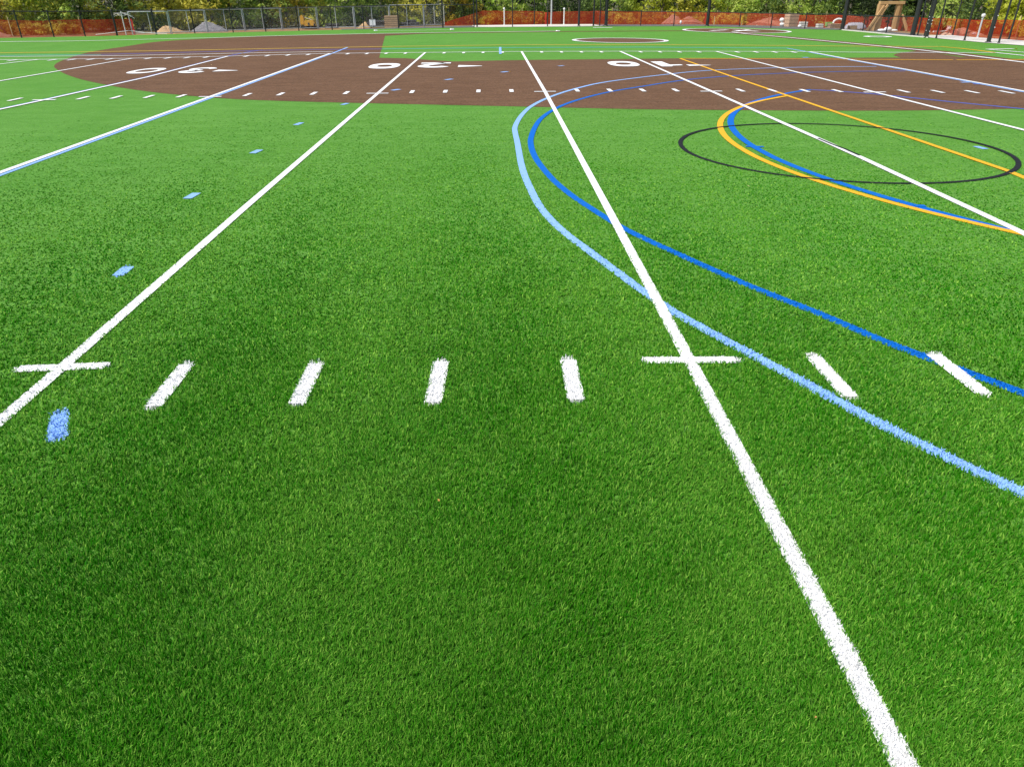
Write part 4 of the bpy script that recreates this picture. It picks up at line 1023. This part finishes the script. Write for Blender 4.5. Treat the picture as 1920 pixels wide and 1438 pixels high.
TL = ['yellowish tree at the left edge above the orange netting', 'olive tree at the left edge above the orange netting', 'bright yellow green tree above the left orange netting', 'green tree right of the bright yellow green one at left', 'green tree behind the middle of the left netting', 'olive tree left of the tangled white straps', 'dark tree just left of the tangled white straps', 'olive tree behind the white post with straps', 'dark tree above the left end of the grey fence', 'olive tree behind the left side of the sand heap', 'olive tree behind the sand heap', 'olive tree between the sand heap and the gravel heap', 'olive tree behind the top of the gravel heap', 'green tree right of the gravel heap', 'dark tree above the grey fence between gravel heap and yellow tree', 'green tree left of the yellow tree above the grey fence', 'yellowing tree above the grey fence left of the machine', 'olive tree behind the yellow machine', 'green tree just right of the yellow machine', 'green tree between the yellow machine and the white board', 'dark tree behind the white board', 'dark tree above the left side of the board stack', 'olive tree right of the board stack above the black pipes', 'olive tree behind the last grey fence panels', 'dark tree behind the black pole at the end of the grey fence', 'yellow tree above the rising orange netting', 'green tree behind the close pair of black poles', 'green tree behind the short white post on the concrete', 'green tree above the yellow shrubs on the concrete side', 'dark tree behind the tall light grey pole', 'dark tree behind the white ball cap post', 'dark tree behind the black poles at the end of the concrete', 'green tree right of the thick black pole in the middle', 'bright tree left of the sharp peaked soil heap', 'bright yellow green tree right behind the sharp peaked soil heap', 'olive tree above the broad soil heap', 'bright tree behind the thick pole right of the soil heaps', 'green tree above the wooden survey stake', 'green tree above the yellow ribbon', 'green tree above the long soil heap', 'dark tree behind the tall paver stack', 'sunlit green tree above the pale pallet loads', 'green tree left of the thick pole beside the timber frame', 'dark tree behind the grey tarpaulin', 'nearly black tree framed by the timber frame', 'nearly black tree just right of the timber frame', 'dark tree behind the pole with white markers', 'green tree behind the white water valve', 'green tree left of the post with the white ball at right', 'dark tree right of the post with the white ball', 'bright low tree near the right edge above the netting', 'bright low tree cut by the right edge']
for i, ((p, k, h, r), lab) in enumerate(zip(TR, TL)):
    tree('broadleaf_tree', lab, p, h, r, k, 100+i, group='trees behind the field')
SH = [((-34.535, 57.115), 'yellow', 1, 0.9), ((-33.207, 57.358), 'yellow', 0.95, 1), ((-32.137, 57.645), 'olive', 0.8, 0.7), ((-30.876, 57.907), 'olive', 0.9, 0.8), ((-29.874, 58.214), 'yellow', 0.7, 0.6), ((3.425, 74.478), 'yellow', 1.05, 1), ((5.291, 74.418), 'yellow', 1, 1), ((6.521, 74.488), 'yellow', 1.1, 0.9), ((7.798, 74.387), 'yellow', 1.05, 0.8), ((2.626, 74.321), 'bright', 0.8, 0.8), ((16.051, 73.163), 'olive', 1, 0.9), ((17.831, 72.793), 'yellow', 1, 0.9), ((19.031, 72.225), 'yellow', 1, 0.8), ((24.873, 69.784), 'olive', 0.9, 0.8), ((26.049, 68.647), 'olive', 0.8, 0.7), ((-4.413, 71.891), 'bright', 0.7, 0.5), ((-1.092, 74.282), 'yellow', 0.9, 0.8)]
SL = ['yellow shrub behind the orange netting at the left edge', 'broad yellow shrub behind the left netting, second from the left edge', 'olive shrub behind the left netting between two black posts', 'olive shrub behind the middle of the left netting', 'small yellow shrub behind the left netting, rightmost one there', 'yellow shrub behind netting left of the short white post', 'yellow shrub behind netting just right of the thin pole on the concrete', 'yellow shrub behind netting left of the thin black pole over the concrete', 'yellow shrub at the gathered fold of the netting over the concrete', 'bright shrub at the top of the rising orange netting', 'olive shrub behind netting right of the thick pole in the middle', 'yellow shrub behind netting left of the sharp peaked soil heap', 'yellow shrub touching the left foot of the sharp peaked soil heap', 'olive shrub behind netting right of the wooden survey stake', 'olive shrub behind netting at the yellow ribbon', 'small bright shrub right of the black pipes behind grey fence', 'yellow shrub behind the low start of the rising netting']
for i, ((p, k, h, r), lab) in enumerate(zip(SH, SL)):
    tree('leafy_shrub', lab, p, h, r, k, 300+i, low=.1, tr=.04, clumps=34, per=30, size=.11, cat='shrub', group='shrubs behind the netting')
BT = [((37.681, 55.957), 0.2), ((37.715, 54.405), 0.24), ((39.367, 49.073), 0.34), ((22.639, 74.589), 0.12), ((-25.784, 69.665), 0.11)]
for i, ((p, r), lab) in enumerate(zip(BT, ['slender dark tree trunk in the shade right of the timber frame', 'dark tree trunk behind the ball stop net', 'thick grey tree trunk at the top right corner', 'slender grey trunk in front of dark foliage above the soil heaps', 'pale slanting trunk above the grey fence at left'])):
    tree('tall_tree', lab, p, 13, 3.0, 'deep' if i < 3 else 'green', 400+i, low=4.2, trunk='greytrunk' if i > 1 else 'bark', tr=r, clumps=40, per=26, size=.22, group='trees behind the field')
# the wood closing the view, one dark mass of leaves
g = np.random.default_rng(55)
line = [(-47.316, 67.271), (-42.92, 70.15), (-31.753, 72.792), (-19.929, 76.474), (-6.787, 79.995), (4.607, 81.206), (16.106, 80.553), (26.638, 76.887), (32.824, 71.26), (37.312, 64.418), (39.888, 56.637), (40.921, 50.554), (42.088, 45.487)]
cen = []
for a, b in zip(line, line[1:]):
    n = int(math.hypot(b[0]-a[0], b[1]-a[1])*9)
    for _ in range(n):
        t = g.uniform(); q = lerp(a, b, t); cen.append((q[0]+g.normal(0, .6), q[1]+g.uniform(0, 5), 7*g.beta(.75, 2.4)))
cen = np.array(cen)
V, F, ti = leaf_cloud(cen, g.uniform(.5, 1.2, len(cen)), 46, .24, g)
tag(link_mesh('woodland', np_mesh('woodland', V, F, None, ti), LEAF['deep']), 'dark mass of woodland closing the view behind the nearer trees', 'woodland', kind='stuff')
